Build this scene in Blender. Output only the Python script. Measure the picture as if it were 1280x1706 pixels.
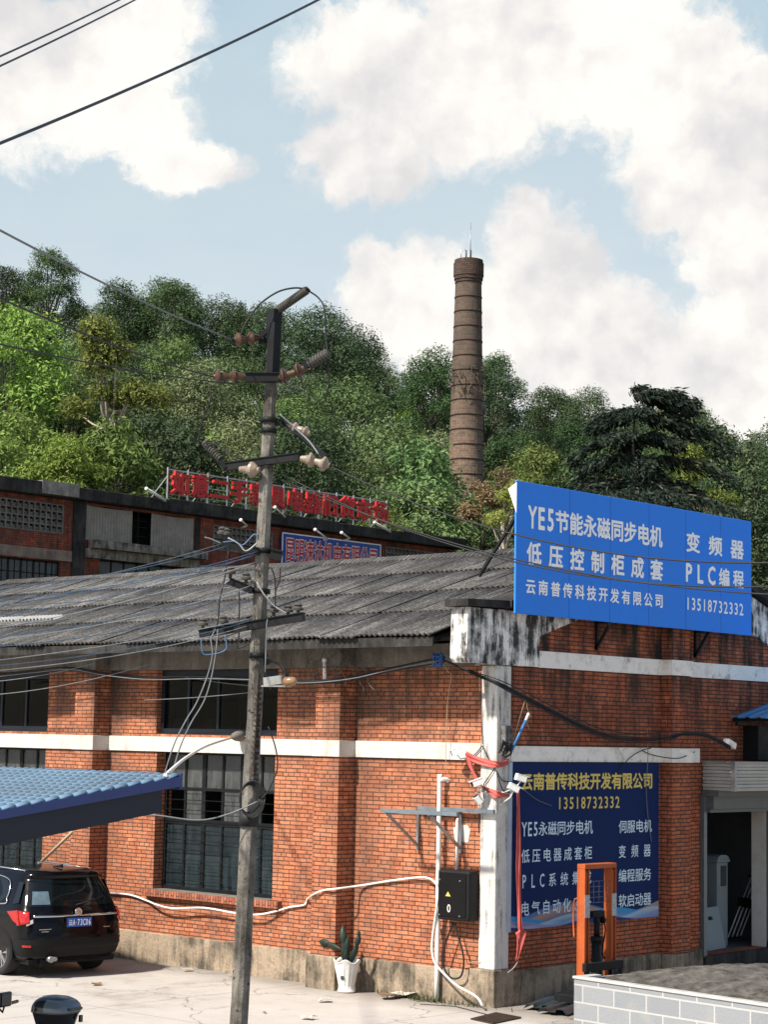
import bpy, bmesh, math, random
from math import sin, cos, pi, radians, sqrt, atan2, asin
from mathutils import Vector as V, Matrix

S = bpy.context.scene
for _o in list(bpy.data.objects):
    bpy.data.objects.remove(_o)
COL = S.collection

# ------------------------------------------------------------------ camera
FPX = 3283.0                                  # focal length in photo pixels (photo is 1280 x 1706)
YAW, PIT, ROL = radians(41.858), radians(6.495), radians(1.053)
FWD = V((cos(YAW)*cos(PIT), sin(YAW)*cos(PIT), sin(PIT)))
_r0 = V((sin(YAW), -cos(YAW), 0)); _u0 = _r0.cross(FWD)
RGT = cos(ROL)*_r0 + sin(ROL)*_u0
UPV = -sin(ROL)*_r0 + cos(ROL)*_u0
CAM = V((-22.46646, -17.86755, 3.8))
cd = bpy.data.cameras.new('camera'); cam = bpy.data.objects.new('camera', cd); COL.objects.link(cam)
cam.matrix_world = Matrix(((RGT.x, UPV.x, -FWD.x, CAM.x), (RGT.y, UPV.y, -FWD.y, CAM.y),
                           (RGT.z, UPV.z, -FWD.z, CAM.z), (0, 0, 0, 1)))
cd.sensor_fit = 'HORIZONTAL'; cd.sensor_width = 36; cd.lens = FPX/1280*36
cd.clip_start = .1; cd.clip_end = 6000
S.camera = cam

def A(px, py, ax, v):
    """3-D point on the plane (axis ax) = v that the photo shows at pixel px, py"""
    d = FWD + RGT*((px-640)/FPX) - UPV*((py-853)/FPX)
    return CAM + d*((v-CAM[ax])/d[ax])
def D(px, py, dist):
    d = FWD + RGT*((px-640)/FPX) - UPV*((py-853)/FPX)
    return CAM + d*dist

# ------------------------------------------------------------------ sun, sky, exposure
SUN_DIR = V((-1.0, .15, 1.12)).normalized()    # towards the sun
SUN_EL = asin(SUN_DIR.z); SUN_ROT = atan2(SUN_DIR.x, SUN_DIR.y)
sl = bpy.data.lights.new('sun', 'SUN'); sun = bpy.data.objects.new('sun', sl); COL.objects.link(sun)
sl.energy = 5.0; sl.angle = radians(3.0); sl.color = (1.0, .93, .83)
sun.rotation_euler = SUN_DIR.to_track_quat('Z', 'Y').to_euler()
S.view_settings.view_transform = 'Standard'; S.view_settings.look = 'None'
S.view_settings.gamma = 1; S.view_settings.exposure = 0.7
S.view_settings.use_curve_mapping = False

W = bpy.data.worlds.new('World'); S.world = W; W.use_nodes = True

class NT:
    """small helper that writes node trees"""
    def __init__(s, tree):
        s.t = tree; s.N = tree.nodes; s.L = tree.links
    def n(s, typ, **kw):
        x = s.N.new('ShaderNode'+typ)
        for k, v in kw.items(): setattr(x, k, v)
        return x
    def put(s, sock, v):
        if v is None: return
        if hasattr(v, 'is_output'): s.L.new(v, sock)
        elif isinstance(v, (tuple, list)) and len(v) == 3 and sock.type == 'RGBA': sock.default_value = (*v, 1)
        else: sock.default_value = v
    def math(s, op, a, b=None, c=None, clamp=False):
        x = s.n('Math', operation=op, use_clamp=clamp); s.put(x.inputs[0], a); s.put(x.inputs[1], b); s.put(x.inputs[2], c); return x.outputs[0]
    def vm(s, op, a, b=None, scale=None):
        x = s.n('VectorMath', operation=op); s.put(x.inputs[0], a); s.put(x.inputs[1], b)
        if scale is not None: s.put(x.inputs['Scale'], scale)
        return x.outputs['Value' if op in ('LENGTH', 'DOT_PRODUCT', 'DISTANCE') else 'Vector']
    def noise(s, vec, scale, detail=3, rough=.55, dist=0, color=False):
        x = s.n('TexNoise'); s.put(x.inputs['Vector'], vec); x.inputs['Scale'].default_value = scale
        x.inputs['Detail'].default_value = detail; x.inputs['Roughness'].default_value = rough; x.inputs['Distortion'].default_value = dist
        return x.outputs['Color' if color else 'Fac']
    def ramp(s, f, stops, interp='LINEAR'):
        x = s.n('ValToRGB'); s.put(x.inputs[0], f); e = x.color_ramp.elements; x.color_ramp.interpolation = interp
        for i, (p, c) in enumerate(stops):
            el = e[i] if i < 2 else e.new(p)
            el.position = p; el.color = (*c, 1) if isinstance(c, tuple) else (c, c, c, 1)
        return x.outputs[0]
    def map(s, f, a, b, c=0., d=1., smooth=False):
        x = s.n('MapRange'); s.put(x.inputs[0], f)
        for i, q in enumerate((a, b, c, d)): s.put(x.inputs[1+i], q)
        if smooth: x.interpolation_type = 'SMOOTHSTEP'
        return x.outputs[0]
    def mix(s, f, a, b, mode='MIX'):
        x = s.n('MixRGB', blend_type=mode); s.put(x.inputs[0], f); s.put(x.inputs[1], a); s.put(x.inputs[2], b); return x.outputs[0]
    def scale(s, vec, sc):
        x = s.n('Mapping'); s.put(x.inputs[0], vec); x.inputs['Scale'].default_value = sc; return x.outputs[0]

def build_world():
    g = NT(W.node_tree); g.N.clear()
    out = g.n('OutputWorld'); bg = g.n('Background')
    sky = g.n('TexSky', sky_type='NISHITA', sun_disc=False, sun_elevation=SUN_EL, sun_rotation=SUN_ROT)
    sky.air_density = 1.0; sky.dust_density = 1.2; sky.ozone_density = 1.0
    d = g.n('TexCoord').outputs['Generated']
    sp = g.n('SeparateXYZ'); g.put(sp.inputs[0], d)
    az = g.math('ARCTAN2', sp.outputs[1], sp.outputs[0]); el = g.math('ARCSINE', sp.outputs[2])
    cb = g.n('CombineXYZ'); g.put(cb.inputs[0], az); g.put(cb.inputs[1], el); ae = cb.outputs[0]
    # cumulus banks: (azimuth, elevation, half width, half height) in degrees
    K = []
    def C(px, py, rx, ry):                       # where each bank stands in the sky
        v = D(px, py, 1)-CAM
        v.normalize(); K.append((atan2(v.y, v.x), asin(v.z), rx/FPX, ry/FPX))
    C(40, 120, 230, 170); C(180, 200, 170, 90); C(230, 60, 130, 130); C(300, 270, 120, 55); C(-150, 150, 200, 160)
    C(640, 120, 190, 130); C(570, 100, 110, 70); C(620, 260, 150, 90); C(860, 80, 300, 160); C(1080, 120, 200, 150)
    C(760, 180, 200, 120); C(1180, 260, 190, 110); C(1270, 350, 170, 130); C(1262, 170, 70, 90); C(1160, 330, 130, 80)
    C(690, 500, 140, 110); C(640, 450, 80, 60); C(890, 440, 100, 120); C(880, 370, 60, 60); C(950, 480, 80, 90); C(980, 560, 200, 100)
    C(800, 560, 220, 120); C(1180, 580, 170, 80); C(1250, 520, 110, 110); C(1100, 640, 300, 100)
    C(1230, 640, 160, 120); C(1245, 450, 120, 80)
    warp = g.vm('SCALE', g.vm('SUBTRACT', g.noise(ae, 26, 6, .62, color=True), (.5, .5, .5)), scale=.042)
    def density(off):
        p = g.vm('ADD', g.vm('ADD', ae, warp), off)
        m = None
        for a, e, rx, ry in K:
            q = g.vm('MULTIPLY', g.vm('SUBTRACT', p, (a, e, 0)), (1/rx, 1/ry, 0))
            v = g.math('SUBTRACT', 1.0, g.vm('LENGTH', q))
            m = v if m is None else g.math('SMOOTH_MAX', m, v, .12)
        return m
    den = density((0, 0, 0))
    puff = g.noise(g.vm('ADD', ae, warp), 60, 7, .6)
    den2 = g.math('ADD', den, g.math('MULTIPLY', g.math('SUBTRACT', puff, .5), .85))
    far = g.noise(g.scale(d, (1, 1, 2.2)), 3.2, 6, .58)          # the rest of the sky, away from those banks
    away = g.map(g.vm('LENGTH', g.vm('SUBTRACT', ae, (YAW, .13, 0))), .42, .6)
    alpha = g.math('MAXIMUM', g.map(den2, -.06, .36, smooth=True), g.math('MULTIPLY', g.map(far, .58, .72, smooth=True), away))
    body = g.noise(g.vm('ADD', ae, warp), 9, 5, .55)
    lit = g.math('ADD', g.math('MULTIPLY', g.noise(g.vm('ADD', ae, (-.006, -.010, 0)), 34, 5, .5), 1.0), g.math('MULTIPLY', g.noise(ae, 34, 5, .5), -1.0))
    shade = g.math('ADD', g.math('MULTIPLY', g.map(body, .42, .62), .85), g.math('MULTIPLY', lit, 1.5), clamp=True)
    ccol = g.mix(shade, (6.6, 6.37, 6.0), (4.75, 4.68, 4.72))
    thin = g.noise(g.scale(ae, (1, 2.2, 1)), 7, 5, .6)
    skyc = g.mix(g.map(sp.outputs[2], .16, .42), (4.75, 5.1, 5.1), (2.95, 4.0, 4.6))          # whitish haze low down, bluer above
    base = g.mix(g.math('MULTIPLY', g.map(thin, .3, .75, .75, .95), g.math('SUBTRACT', 1, g.math('MULTIPLY', away, .85))), sky.outputs[0], skyc)
    col = g.mix(alpha, base, ccol)
    g.put(bg.inputs[0], col); bg.inputs[1].default_value = .1
    g.L.new(bg.outputs[0], out.inputs[0])
build_world()

# ------------------------------------------------------------------ object helpers
def tag(o, label=None, cat=None, group=None, kind=None):
    if label: o['label'] = label
    if cat: o['category'] = cat
    if group: o['group'] = group
    if kind: o['kind'] = kind
    return o
def thing(name, label, cat, loc=(0, 0, 0), rz=0, group=None):
    o = bpy.data.objects.new(name, None); COL.objects.link(o); o.empty_display_size = .2
    o.location = loc; o.rotation_euler = (0, 0, rz)
    return tag(o, label, cat, group)
def copy_tree(o, parent=None):
    c = o.copy(); COL.objects.link(c)
    if parent: c.parent = parent
    for ch in o.children: copy_tree(ch, c)
    return c

class MB:
    """collects shapes and links them as one mesh object"""
    def __init__(s): s.v = []; s.f = []; s.m = []; s.sm = []; s.M = None; s.uvs = {}
    def xf(s, p):
        return s.M @ V(p) if s.M is not None else V(p)
    def face(s, pts, mi=0, smooth=False, uv=None):
        b = len(s.v); s.v += [s.xf(p) for p in pts]; s.f.append(tuple(range(b, b+len(pts)))); s.m.append(mi); s.sm.append(smooth)
        if uv: s.uvs[len(s.f)-1] = uv
    def box(s, x0, x1, y0, y1, z0, z1, mi=0):
        x0, x1 = min(x0, x1), max(x0, x1); y0, y1 = min(y0, y1), max(y0, y1); z0, z1 = min(z0, z1), max(z0, z1)
        b = len(s.v)
        s.v += [s.xf(p) for p in ((x0, y0, z0), (x1, y0, z0), (x1, y1, z0), (x0, y1, z0), (x0, y0, z1), (x1, y0, z1), (x1, y1, z1), (x0, y1, z1))]
        for q in ((0, 3, 2, 1), (4, 5, 6, 7), (0, 1, 5, 4), (1, 2, 6, 5), (2, 3, 7, 6), (3, 0, 4, 7)):
            s.f.append(tuple(b+i for i in q)); s.m.append(mi); s.sm.append(False)
    def bar(s, p, q, w, h=None, up=(0, 0, 1), mi=0):
        p, q = V(p), V(q); h = h or w; d = (q-p).normalized(); up = V(up)
        if abs(d.dot(up)) > .98: up = V((1, 0, 0))
        a = d.cross(up).normalized()*w/2; c = d.cross(a).normalized()*h/2
        b = len(s.v)
        s.v += [s.xf(x) for x in (p-a-c, p+a-c, p+a+c, p-a+c, q-a-c, q+a-c, q+a+c, q-a+c)]
        for g in ((0, 1, 2, 3), (4, 7, 6, 5), (0, 4, 5, 1), (1, 5, 6, 2), (2, 6, 7, 3), (3, 7, 4, 0)):
            s.f.append(tuple(b+i for i in g)); s.m.append(mi); s.sm.append(False)
    def tube(s, pts, r, n=6, cap=True, mi=0, smooth=True):
        pts = [V(p) for p in pts]; k = len(pts)
        rr = r if isinstance(r, (list, tuple)) else [r]*k
        prev = None; base = len(s.v)
        for i, p in enumerate(pts):
            d = (pts[min(i+1, k-1)]-pts[max(i-1, 0)])
            d = d.normalized() if d.length > 1e-9 else V((0, 0, 1))
            if prev is None:
                a = d.orthogonal().normalized()
            else:
                a = (prev-d*prev.dot(d)); a = a.normalized() if a.length > 1e-6 else d.orthogonal().normalized()
            prev = a; c = d.cross(a)
            for j in range(n):
                t = 2*pi*j/n; s.v.append(s.xf(p+(a*cos(t)+c*sin(t))*rr[i]))
        for i in range(k-1):
            for j in range(n):
                j2 = (j+1) % n
                s.f.append((base+i*n+j, base+i*n+j2, base+(i+1)*n+j2, base+(i+1)*n+j)); s.m.append(mi); s.sm.append(smooth)
        if cap:
            s.f.append(tuple(base+j for j in reversed(range(n)))); s.m.append(mi); s.sm.append(False)
            s.f.append(tuple(base+(k-1)*n+j for j in range(n))); s.m.append(mi); s.sm.append(False)
    def lathe(s, o, ax, prof, n=16, mi=0, smooth=True):
        """prof: (distance along axis, radius)"""
        o = V(o); ax = V(ax).normalized(); a = ax.orthogonal().normalized(); c = ax.cross(a); b = len(s.v)
        for h, r in prof:
            for j in range(n):
                t = 2*pi*j/n; s.v.append(s.xf(o+ax*h+(a*cos(t)+c*sin(t))*r))
        for i in range(len(prof)-1):
            for j in range(n):
                j2 = (j+1) % n
                s.f.append((b+i*n+j, b+i*n+j2, b+(i+1)*n+j2, b+(i+1)*n+j)); s.m.append(mi); s.sm.append(smooth)
        if prof[0][1] > 1e-4: s.f.append(tuple(b+j for j in reversed(range(n)))); s.m.append(mi); s.sm.append(False)
        if prof[-1][1] > 1e-4:
            q = b+(len(prof)-1)*n; s.f.append(tuple(q+j for j in range(n))); s.m.append(mi); s.sm.append(False)
    def prism(s, poly, d, mi=0):
        """polygon (3-D points) pushed along d"""
        poly = [V(p) for p in poly]; d = V(d); n = len(poly)
        s.face(poly, mi); s.face([p+d for p in reversed(poly)], mi)
        for i in range(n):
            a, b = poly[i], poly[(i+1) % n]; s.face([b, a, a+d, b+d], mi)
    def grid(s, fn, nu, nv, mi=0, smooth=True):
        b = len(s.v)
        for i in range(nu+1):
            for j in range(nv+1): s.v.append(s.xf(fn(i/nu, j/nv)))
        for i in range(nu):
            for j in range(nv):
                q = b+i*(nv+1)+j; s.f.append((q, q+nv+1, q+nv+2, q+1)); s.m.append(mi); s.sm.append(smooth)
    def build(s, name, mats, parent=None, bevel=0, loc=None, fix=True, uvmap=True):
        me = bpy.data.meshes.new(name)
        me.from_pydata([tuple(p) for p in s.v], [], s.f)
        for m in (mats if isinstance(mats, (list, tuple)) else [mats]): me.materials.append(m)
        me.polygons.foreach_set('material_index', s.m); me.polygons.foreach_set('use_smooth', s.sm)
        if fix:
            bm = bmesh.new(); bm.from_mesh(me); bmesh.ops.recalc_face_normals(bm, faces=bm.faces); bm.to_mesh(me); bm.free()
        if uvmap:                                   # box projection in metres
            uv = me.uv_layers.new(name='uv').data
            for p in me.polygons:
                cu = s.uvs.get(p.index)
                nx, ny, nz = (abs(c) for c in p.normal)
                for k, li in enumerate(p.loop_indices):
                    co = me.vertices[me.loops[li].vertex_index].co
                    uv[li].uv = (cu[k] if cu else (co.y, co.z) if nx >= ny and nx >= nz else (co.x, co.z) if ny >= nz else (co.x, co.y))
        me.update()
        o = bpy.data.objects.new(name, me); COL.objects.link(o)
        if parent: o.parent = parent
        if loc: o.location = loc
        if bevel:
            b = o.modifiers.new('bevel', 'BEVEL'); b.width = bevel; b.segments = 2; b.limit_method = 'ANGLE'; b.angle_limit = radians(40)
        return o

def sag(p, q, s, n=16):
    p, q = V(p), V(q)
    return [p.lerp(q, i/n)-V((0, 0, s*4*(i/n)*(1-i/n))) for i in range(n+1)]
def spline(pts, n=6):
    pts = [V(p) for p in pts]; out = []
    for i in range(len(pts)-1):
        a, b, c, d = pts[max(i-1, 0)], pts[i], pts[i+1], pts[min(i+2, len(pts)-1)]
        for k in range(n):
            t = k/n
            out.append(.5*((2*b)+(c-a)*t+(2*a-5*b+4*c-d)*t*t+(3*b-a-3*c+d)*t**3))
    return out+[pts[-1]]
def cable(name, pts, r, m, label, cat='cable', group=None, n=5):
    b = MB(); b.tube(pts, r, n)
    return tag(b.build(name, m, fix=False, uvmap=False), label, cat, group)

# ------------------------------------------------------------------ materials
def new_mat(name):
    m = bpy.data.materials.new(name); m.use_nodes = True; g = NT(m.node_tree); b = g.N['Principled BSDF']
    return m, g, b
def bump(g, b, h, strength=.3, dist=.01):
    x = g.n('Bump'); x.inputs['Strength'].default_value = strength; x.inputs['Distance'].default_value = dist
    g.put(x.inputs['Height'], h); g.L.new(x.outputs[0], b.inputs['Normal'])
def setp(b, rough=.8, metal=0., spec=.3):
    b.inputs['Roughness'].default_value = rough; b.inputs['Metallic'].default_value = metal; b.inputs['Specular IOR Level'].default_value = spec
def plain(name, c, rough=.6, metal=0., spec=.4, var=.25, scale=6, bmp=.1, c2=None):
    """paint, plastic, metal: one colour with wear"""
    m, g, b = new_mat(name); setp(b, rough, metal, spec)
    co = g.n('TexCoord').outputs['Object']
    n1 = g.noise(co, scale, 5, .6); n2 = g.noise(co, scale*9, 3, .6)
    f = g.math('ADD', g.math('MULTIPLY', n1, .7), g.math('MULTIPLY', n2, .3))
    dk = c2 or tuple(x*(1-var*1.6) for x in c); lt = tuple(min(1, x*(1+var*.5)) for x in c)
    g.put(b.inputs['Base Color'], g.ramp(f, [(.3, dk), (.7, lt)]))
    g.put(b.inputs['Roughness'], g.map(n1, .3, .7, max(.03, rough-.1), min(1, rough+.1)))
    if bmp: bump(g, b, n2, bmp, .004)
    return m
def brick_mat(name, c1, c2, mortar, dark_strips=(), streak=0., dirt=.3, z_stain=None, sootall=0., soot=(.022, .02, .018), soldier=False, row=.063, width=.25):
    m, g, b = new_mat(name); setp(b, .88, 0, .2)
    uv = g.n('TexCoord').outputs['UV']
    if soldier:
        mp = g.n('Mapping'); g.put(mp.inputs[0], uv); mp.inputs['Rotation'].default_value = (0, 0, pi/2); uv0 = mp.outputs[0]
    else: uv0 = uv
    wv = g.vm('ADD', uv0, g.vm('SCALE', g.vm('SUBTRACT', g.noise(uv, 3.0, 3, .6, color=True), (.5, .5, .5)), scale=.02))
    wv = g.vm('ADD', wv, g.vm('SCALE', g.vm('SUBTRACT', g.noise(uv, 22.0, 2, .6, color=True), (.5, .5, .5)), scale=.008))
    t = g.n('TexBrick'); g.put(t.inputs['Vector'], wv); t.offset = .5; t.squash = .5 if not soldier else 1.; t.squash_frequency = 5
    for k, v in (('Color1', c1), ('Color2', c2), ('Mortar', mortar)): t.inputs[k].default_value = (*v, 1)
    t.inputs['Scale'].default_value = 1; t.inputs['Mortar Size'].default_value = .009; t.inputs['Mortar Smooth'].default_value = .25
    t.inputs['Bias'].default_value = -.15; t.inputs['Brick Width'].default_value = width; t.inputs['Row Height'].default_value = row
    c = t.outputs['Color']
    big = g.noise(uv, .9, 5, .6); fine = g.noise(uv, 45, 4, .65); mid = g.noise(uv, 7, 4, .6)
    c = g.mix(1, c, g.ramp(mid, [(.28, .68), (.72, 1.24)]), 'MULTIPLY')
    c = g.mix(1, c, g.ramp(fine, [(.25, .72), (.75, 1.2)]), 'MULTIPLY')
    c = g.mix(g.map(g.noise(uv, 4.3, 5, .7), .60, .74, 0, .5), c, (.34, .22, .15))      # pale worn faces
    c = g.mix(g.math('MULTIPLY', g.map(big, .45, .7), dirt), c, (.075, .05, .04))
    if streak:
        sv = g.noise(g.scale(uv, (2.6, .32, 1)), 1.6, 6, .68); blot = g.noise(uv, 1.1, 5, .65)
        sp = g.n('SeparateXYZ'); g.put(sp.inputs[0], uv)
        hi = g.map(sp.outputs[1], z_stain[0], z_stain[1], .15, 1)
        f = g.math('MULTIPLY', g.map(g.math('ADD', g.math('MULTIPLY', sv, .62), g.math('MULTIPLY', blot, .38)), .45-.04*(streak > .9), .60-.03*(streak > .9)), g.math('MULTIPLY', hi, streak))
        if sootall: f = g.math('MAXIMUM', f, g.math('MULTIPLY', g.map(sp.outputs[1], z_stain[0], z_stain[1]), sootall))
        c = g.mix(f, c, soot)
    for (lx, lw) in dark_strips:                         # darkened strips beside the pilasters, stronger higher up
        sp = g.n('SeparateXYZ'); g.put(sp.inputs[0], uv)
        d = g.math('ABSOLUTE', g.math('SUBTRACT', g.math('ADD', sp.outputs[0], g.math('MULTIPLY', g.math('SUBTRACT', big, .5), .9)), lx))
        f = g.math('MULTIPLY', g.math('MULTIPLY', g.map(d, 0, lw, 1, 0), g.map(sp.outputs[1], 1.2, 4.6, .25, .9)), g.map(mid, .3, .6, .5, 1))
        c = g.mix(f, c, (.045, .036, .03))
    g.put(b.inputs['Base Color'], c)
    h = g.math('ADD', g.math('MULTIPLY', g.math('SUBTRACT', 1, t.outputs['Fac']), 1.0), g.math('MULTIPLY', fine, .35))
    bump(g, b, h, .75, .010)
    return m
def plaster_mat(name, c, soot=.6, lo=.5, hi=.62, sootc=(.022, .021, .02), warm=(.36, .27, .19), sx=3.2, sy=.5):
    """painted cement with rain streaks and flaking patches"""
    m, g, b = new_mat(name); setp(b, .85, 0, .2)
    uv = g.n('TexCoord').outputs['UV']
    st = g.noise(g.scale(uv, (sx, sy, 1)), 1.5, 7, .7); bl = g.noise(uv, 2.2, 6, .68); fine = g.noise(uv, 36, 5, .65)
    f = g.map(g.math('ADD', g.math('MULTIPLY', st, .6), g.math('MULTIPLY', bl, .4)), lo, hi)
    cc = g.mix(g.map(g.noise(uv, 3.1, 5, .7), .5, .72, 0, .45), c, warm)
    cc = g.mix(1, cc, g.ramp(fine, [(.3, .86), (.7, 1.06)]), 'MULTIPLY')
    cc = g.mix(g.math('MULTIPLY', f, soot), cc, sootc)
    g.put(b.inputs['Base Color'], cc); bump(g, b, g.math('ADD', fine, g.math('MULTIPLY', bl, 2)), .35, .012)
    return m
def concrete_mat(name, c, dark, lo=.38, hi=.66, sc=3., pits=False, bmp=.4):
    m, g, b = new_mat(name); setp(b, .9, 0, .2)
    co = g.n('TexCoord').outputs['Object']
    a = g.noise(co, sc, 7, .68); f = g.noise(co, sc*14, 4, .65); s = g.noise(g.scale(co, (4, 4, .6)), 2.2, 5, .65)
    cc = g.ramp(g.math('ADD', g.math('MULTIPLY', a, .6), g.math('MULTIPLY', s, .4)), [(lo, dark), (hi, c)])
    cc = g.mix(1, cc, g.ramp(f, [(.3, .8), (.7, 1.12)]), 'MULTIPLY')
    h = g.math('ADD', f, g.math('MULTIPLY', a, 1.5))
    if pits:
        p = g.map(g.noise(g.scale(co, (1, 1, .8)), 9, 3, .5), .66, .70)
        cc = g.mix(g.math('MULTIPLY', p, .85), cc, (.03, .027, .024)); h = g.math('SUBTRACT', h, g.math('MULTIPLY', p, 2))
    g.put(b.inputs['Base Color'], cc); bump(g, b, h, bmp, .015)
    return m
def leaf_mat(name, stops, trans=.2, vary=.35):
    m, g, b = new_mat(name); setp(b, .6, 0, .12)
    ge = g.n('NewGeometry'); oi = g.n('ObjectInfo')
    c = g.ramp(ge.outputs['Random Per Island'], stops)
    hs = g.n('HueSaturation'); g.put(hs.inputs['Color'], c)
    g.put(hs.inputs['Value'], g.map(oi.outputs['Random'], 0, 1, 1-vary, 1+vary))
    g.put(hs.inputs['Hue'], g.map(g.math('FRACT', g.math('MULTIPLY', oi.outputs['Random'], 7.31)), 0, 1, .475, .515))
    g.put(hs.inputs['Saturation'], g.map(g.math('FRACT', g.math('MULTIPLY', oi.outputs['Random'], 3.77)), 0, 1, .88, 1.08))
    g.put(b.inputs['Base Color'], hs.outputs[0])
    tr = g.n('BsdfTranslucent'); g.put(tr.inputs[0], hs.outputs[0]); mx = g.n('MixShader'); mx.inputs[0].default_value = trans
    g.L.new(b.outputs[0], mx.inputs[1]); g.L.new(tr.outputs[0], mx.inputs[2]); g.L.new(mx.outputs[0], g.N['Material Output'].inputs[0])
    return m
def glass_mat(name, tint, rough=.06, opac=.5, dust=0., dustc=(.3, .3, .28), spec=.5):
    """pane: partly see-through, partly reflecting, with dust"""
    m, g, b = new_mat(name); setp(b, rough, 0, spec)
    co = g.n('TexCoord').outputs['Object']
    n = g.noise(g.scale(co, (1, 1.5, .8)), 3.5, 6, .7); w = g.noise(g.scale(co, (1, 6, .5)), 3, 4, .6)
    d = g.map(g.math('ADD', g.math('MULTIPLY', n, .5), g.math('MULTIPLY', w, .5)), .40, .66, 0, dust)
    g.put(b.inputs['Base Color'], g.mix(d, tint, dustc)); g.put(b.inputs['Roughness'], g.map(d, 0, 1, rough, .8))
    tr = g.n('BsdfTransparent'); tr.inputs[0].default_value = (.75, .8, .8, 1); mx = g.n('MixShader')
    g.put(mx.inputs[0], g.math('MAXIMUM', g.math('MULTIPLY', d, 1.0), opac))
    g.L.new(tr.outputs[0], mx.inputs[1]); g.L.new(b.outputs[0], mx.inputs[2]); g.L.new(mx.outputs[0], g.N['Material Output'].inputs[0])
    bump(g, b, g.noise(co, 2.5, 2, .5), .06, .02)
    return m

BRICK_SUN = brick_mat('brick_wall', (.51, .195, .10), (.37, .117, .057), (.095, .048, .032), streak=.85, z_stain=(3.2, 4.7), soot=(.055, .045, .036), dirt=.45, dark_strips=((2.55, .55), (8.35, .5), (14.1, .5)))  # grime streaks, strengthened under the eaves to deepen the shade there
BRICK_GABLE = brick_mat('gable_brick', (.50, .15, .07), (.34, .09, .043), (.085, .045, .033), streak=1.0, z_stain=(2.6, 5.2), dirt=.3)
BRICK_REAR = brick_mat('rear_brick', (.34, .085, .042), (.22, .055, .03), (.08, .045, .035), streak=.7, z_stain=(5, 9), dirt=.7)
BRICK_SILL = brick_mat('sill_brick', (.44, .15, .08), (.26, .07, .04), (.08, .05, .04), soldier=True, dirt=.4)
WHITE_BAND = plaster_mat('white_band', (.56, .53, .485), soot=.5, lo=.50, hi=.72, sootc=(.12, .10, .08))
DIRTY_PLASTER = plaster_mat('stained_plaster', (.84, .82, .78), soot=.97, lo=.44, hi=.54)
GABLE_BAND = plaster_mat('gable_band', (.84, .80, .74), soot=.8, lo=.53, hi=.66, sx=2.0, sy=1.6)
COLUMN_PAINT = plaster_mat('column_paint', (.62, .59, .545), soot=.85, lo=.50, hi=.62, sx=6, sy=.45)
BEAM = concrete_mat('grey_beam', (.23, .21, .18), (.10, .09, .08))
SOOTY = concrete_mat('sooty_concrete', (.075, .07, .064), (.018, .017, .016), .42, .72, 2.2)
PLINTH = concrete_mat('plinth_render', (.34, .265, .19), (.085, .073, .055), .41, .56, 1.4, bmp=.9)
POLE_C = concrete_mat('pole_concrete', (.25, .23, .20), (.055, .05, .043), .40, .64, 2.4, pits=True, bmp=.8)
STEEL = plain('galvanised_steel', (.34, .35, .36), .42, .7, .5, .2)
BLACK_STEEL = plain('dark_painted_steel', (.010, .011, .012), .6, 0, .2, .3)
RUST = plain('rusty_iron', (.055, .035, .026), .8, .2, .3, .5, 12, .3)
WHITE_PVC = plain('white_plastic', (.76, .74, .70), .45, 0, .4, .1)
BLACK_RUBBER = plain('black_rubber', (.018, .018, .019), .6, 0, .3, .3)
WIRE_BLUE = plain('blue_wire', (.06, .13, .23), .5, 0, .4, .2)
WIRE_WHITE = plain('white_wire', (.34, .35, .35), .5, 0, .4, .15)
WIRE_GREY = plain('grey_wire', (.16, .17, .18), .5, 0, .4, .2)
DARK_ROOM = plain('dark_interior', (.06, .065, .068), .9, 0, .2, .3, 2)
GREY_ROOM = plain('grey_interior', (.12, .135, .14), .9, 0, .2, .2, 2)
FRAME_BLUE = plain('dark_window_frame', (.010, .014, .021), .5, .0, .25, .2)
FRAME_BLACK = plain('black_window_frame', (.007, .008, .009), .6, 0, .2, .3)
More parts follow.
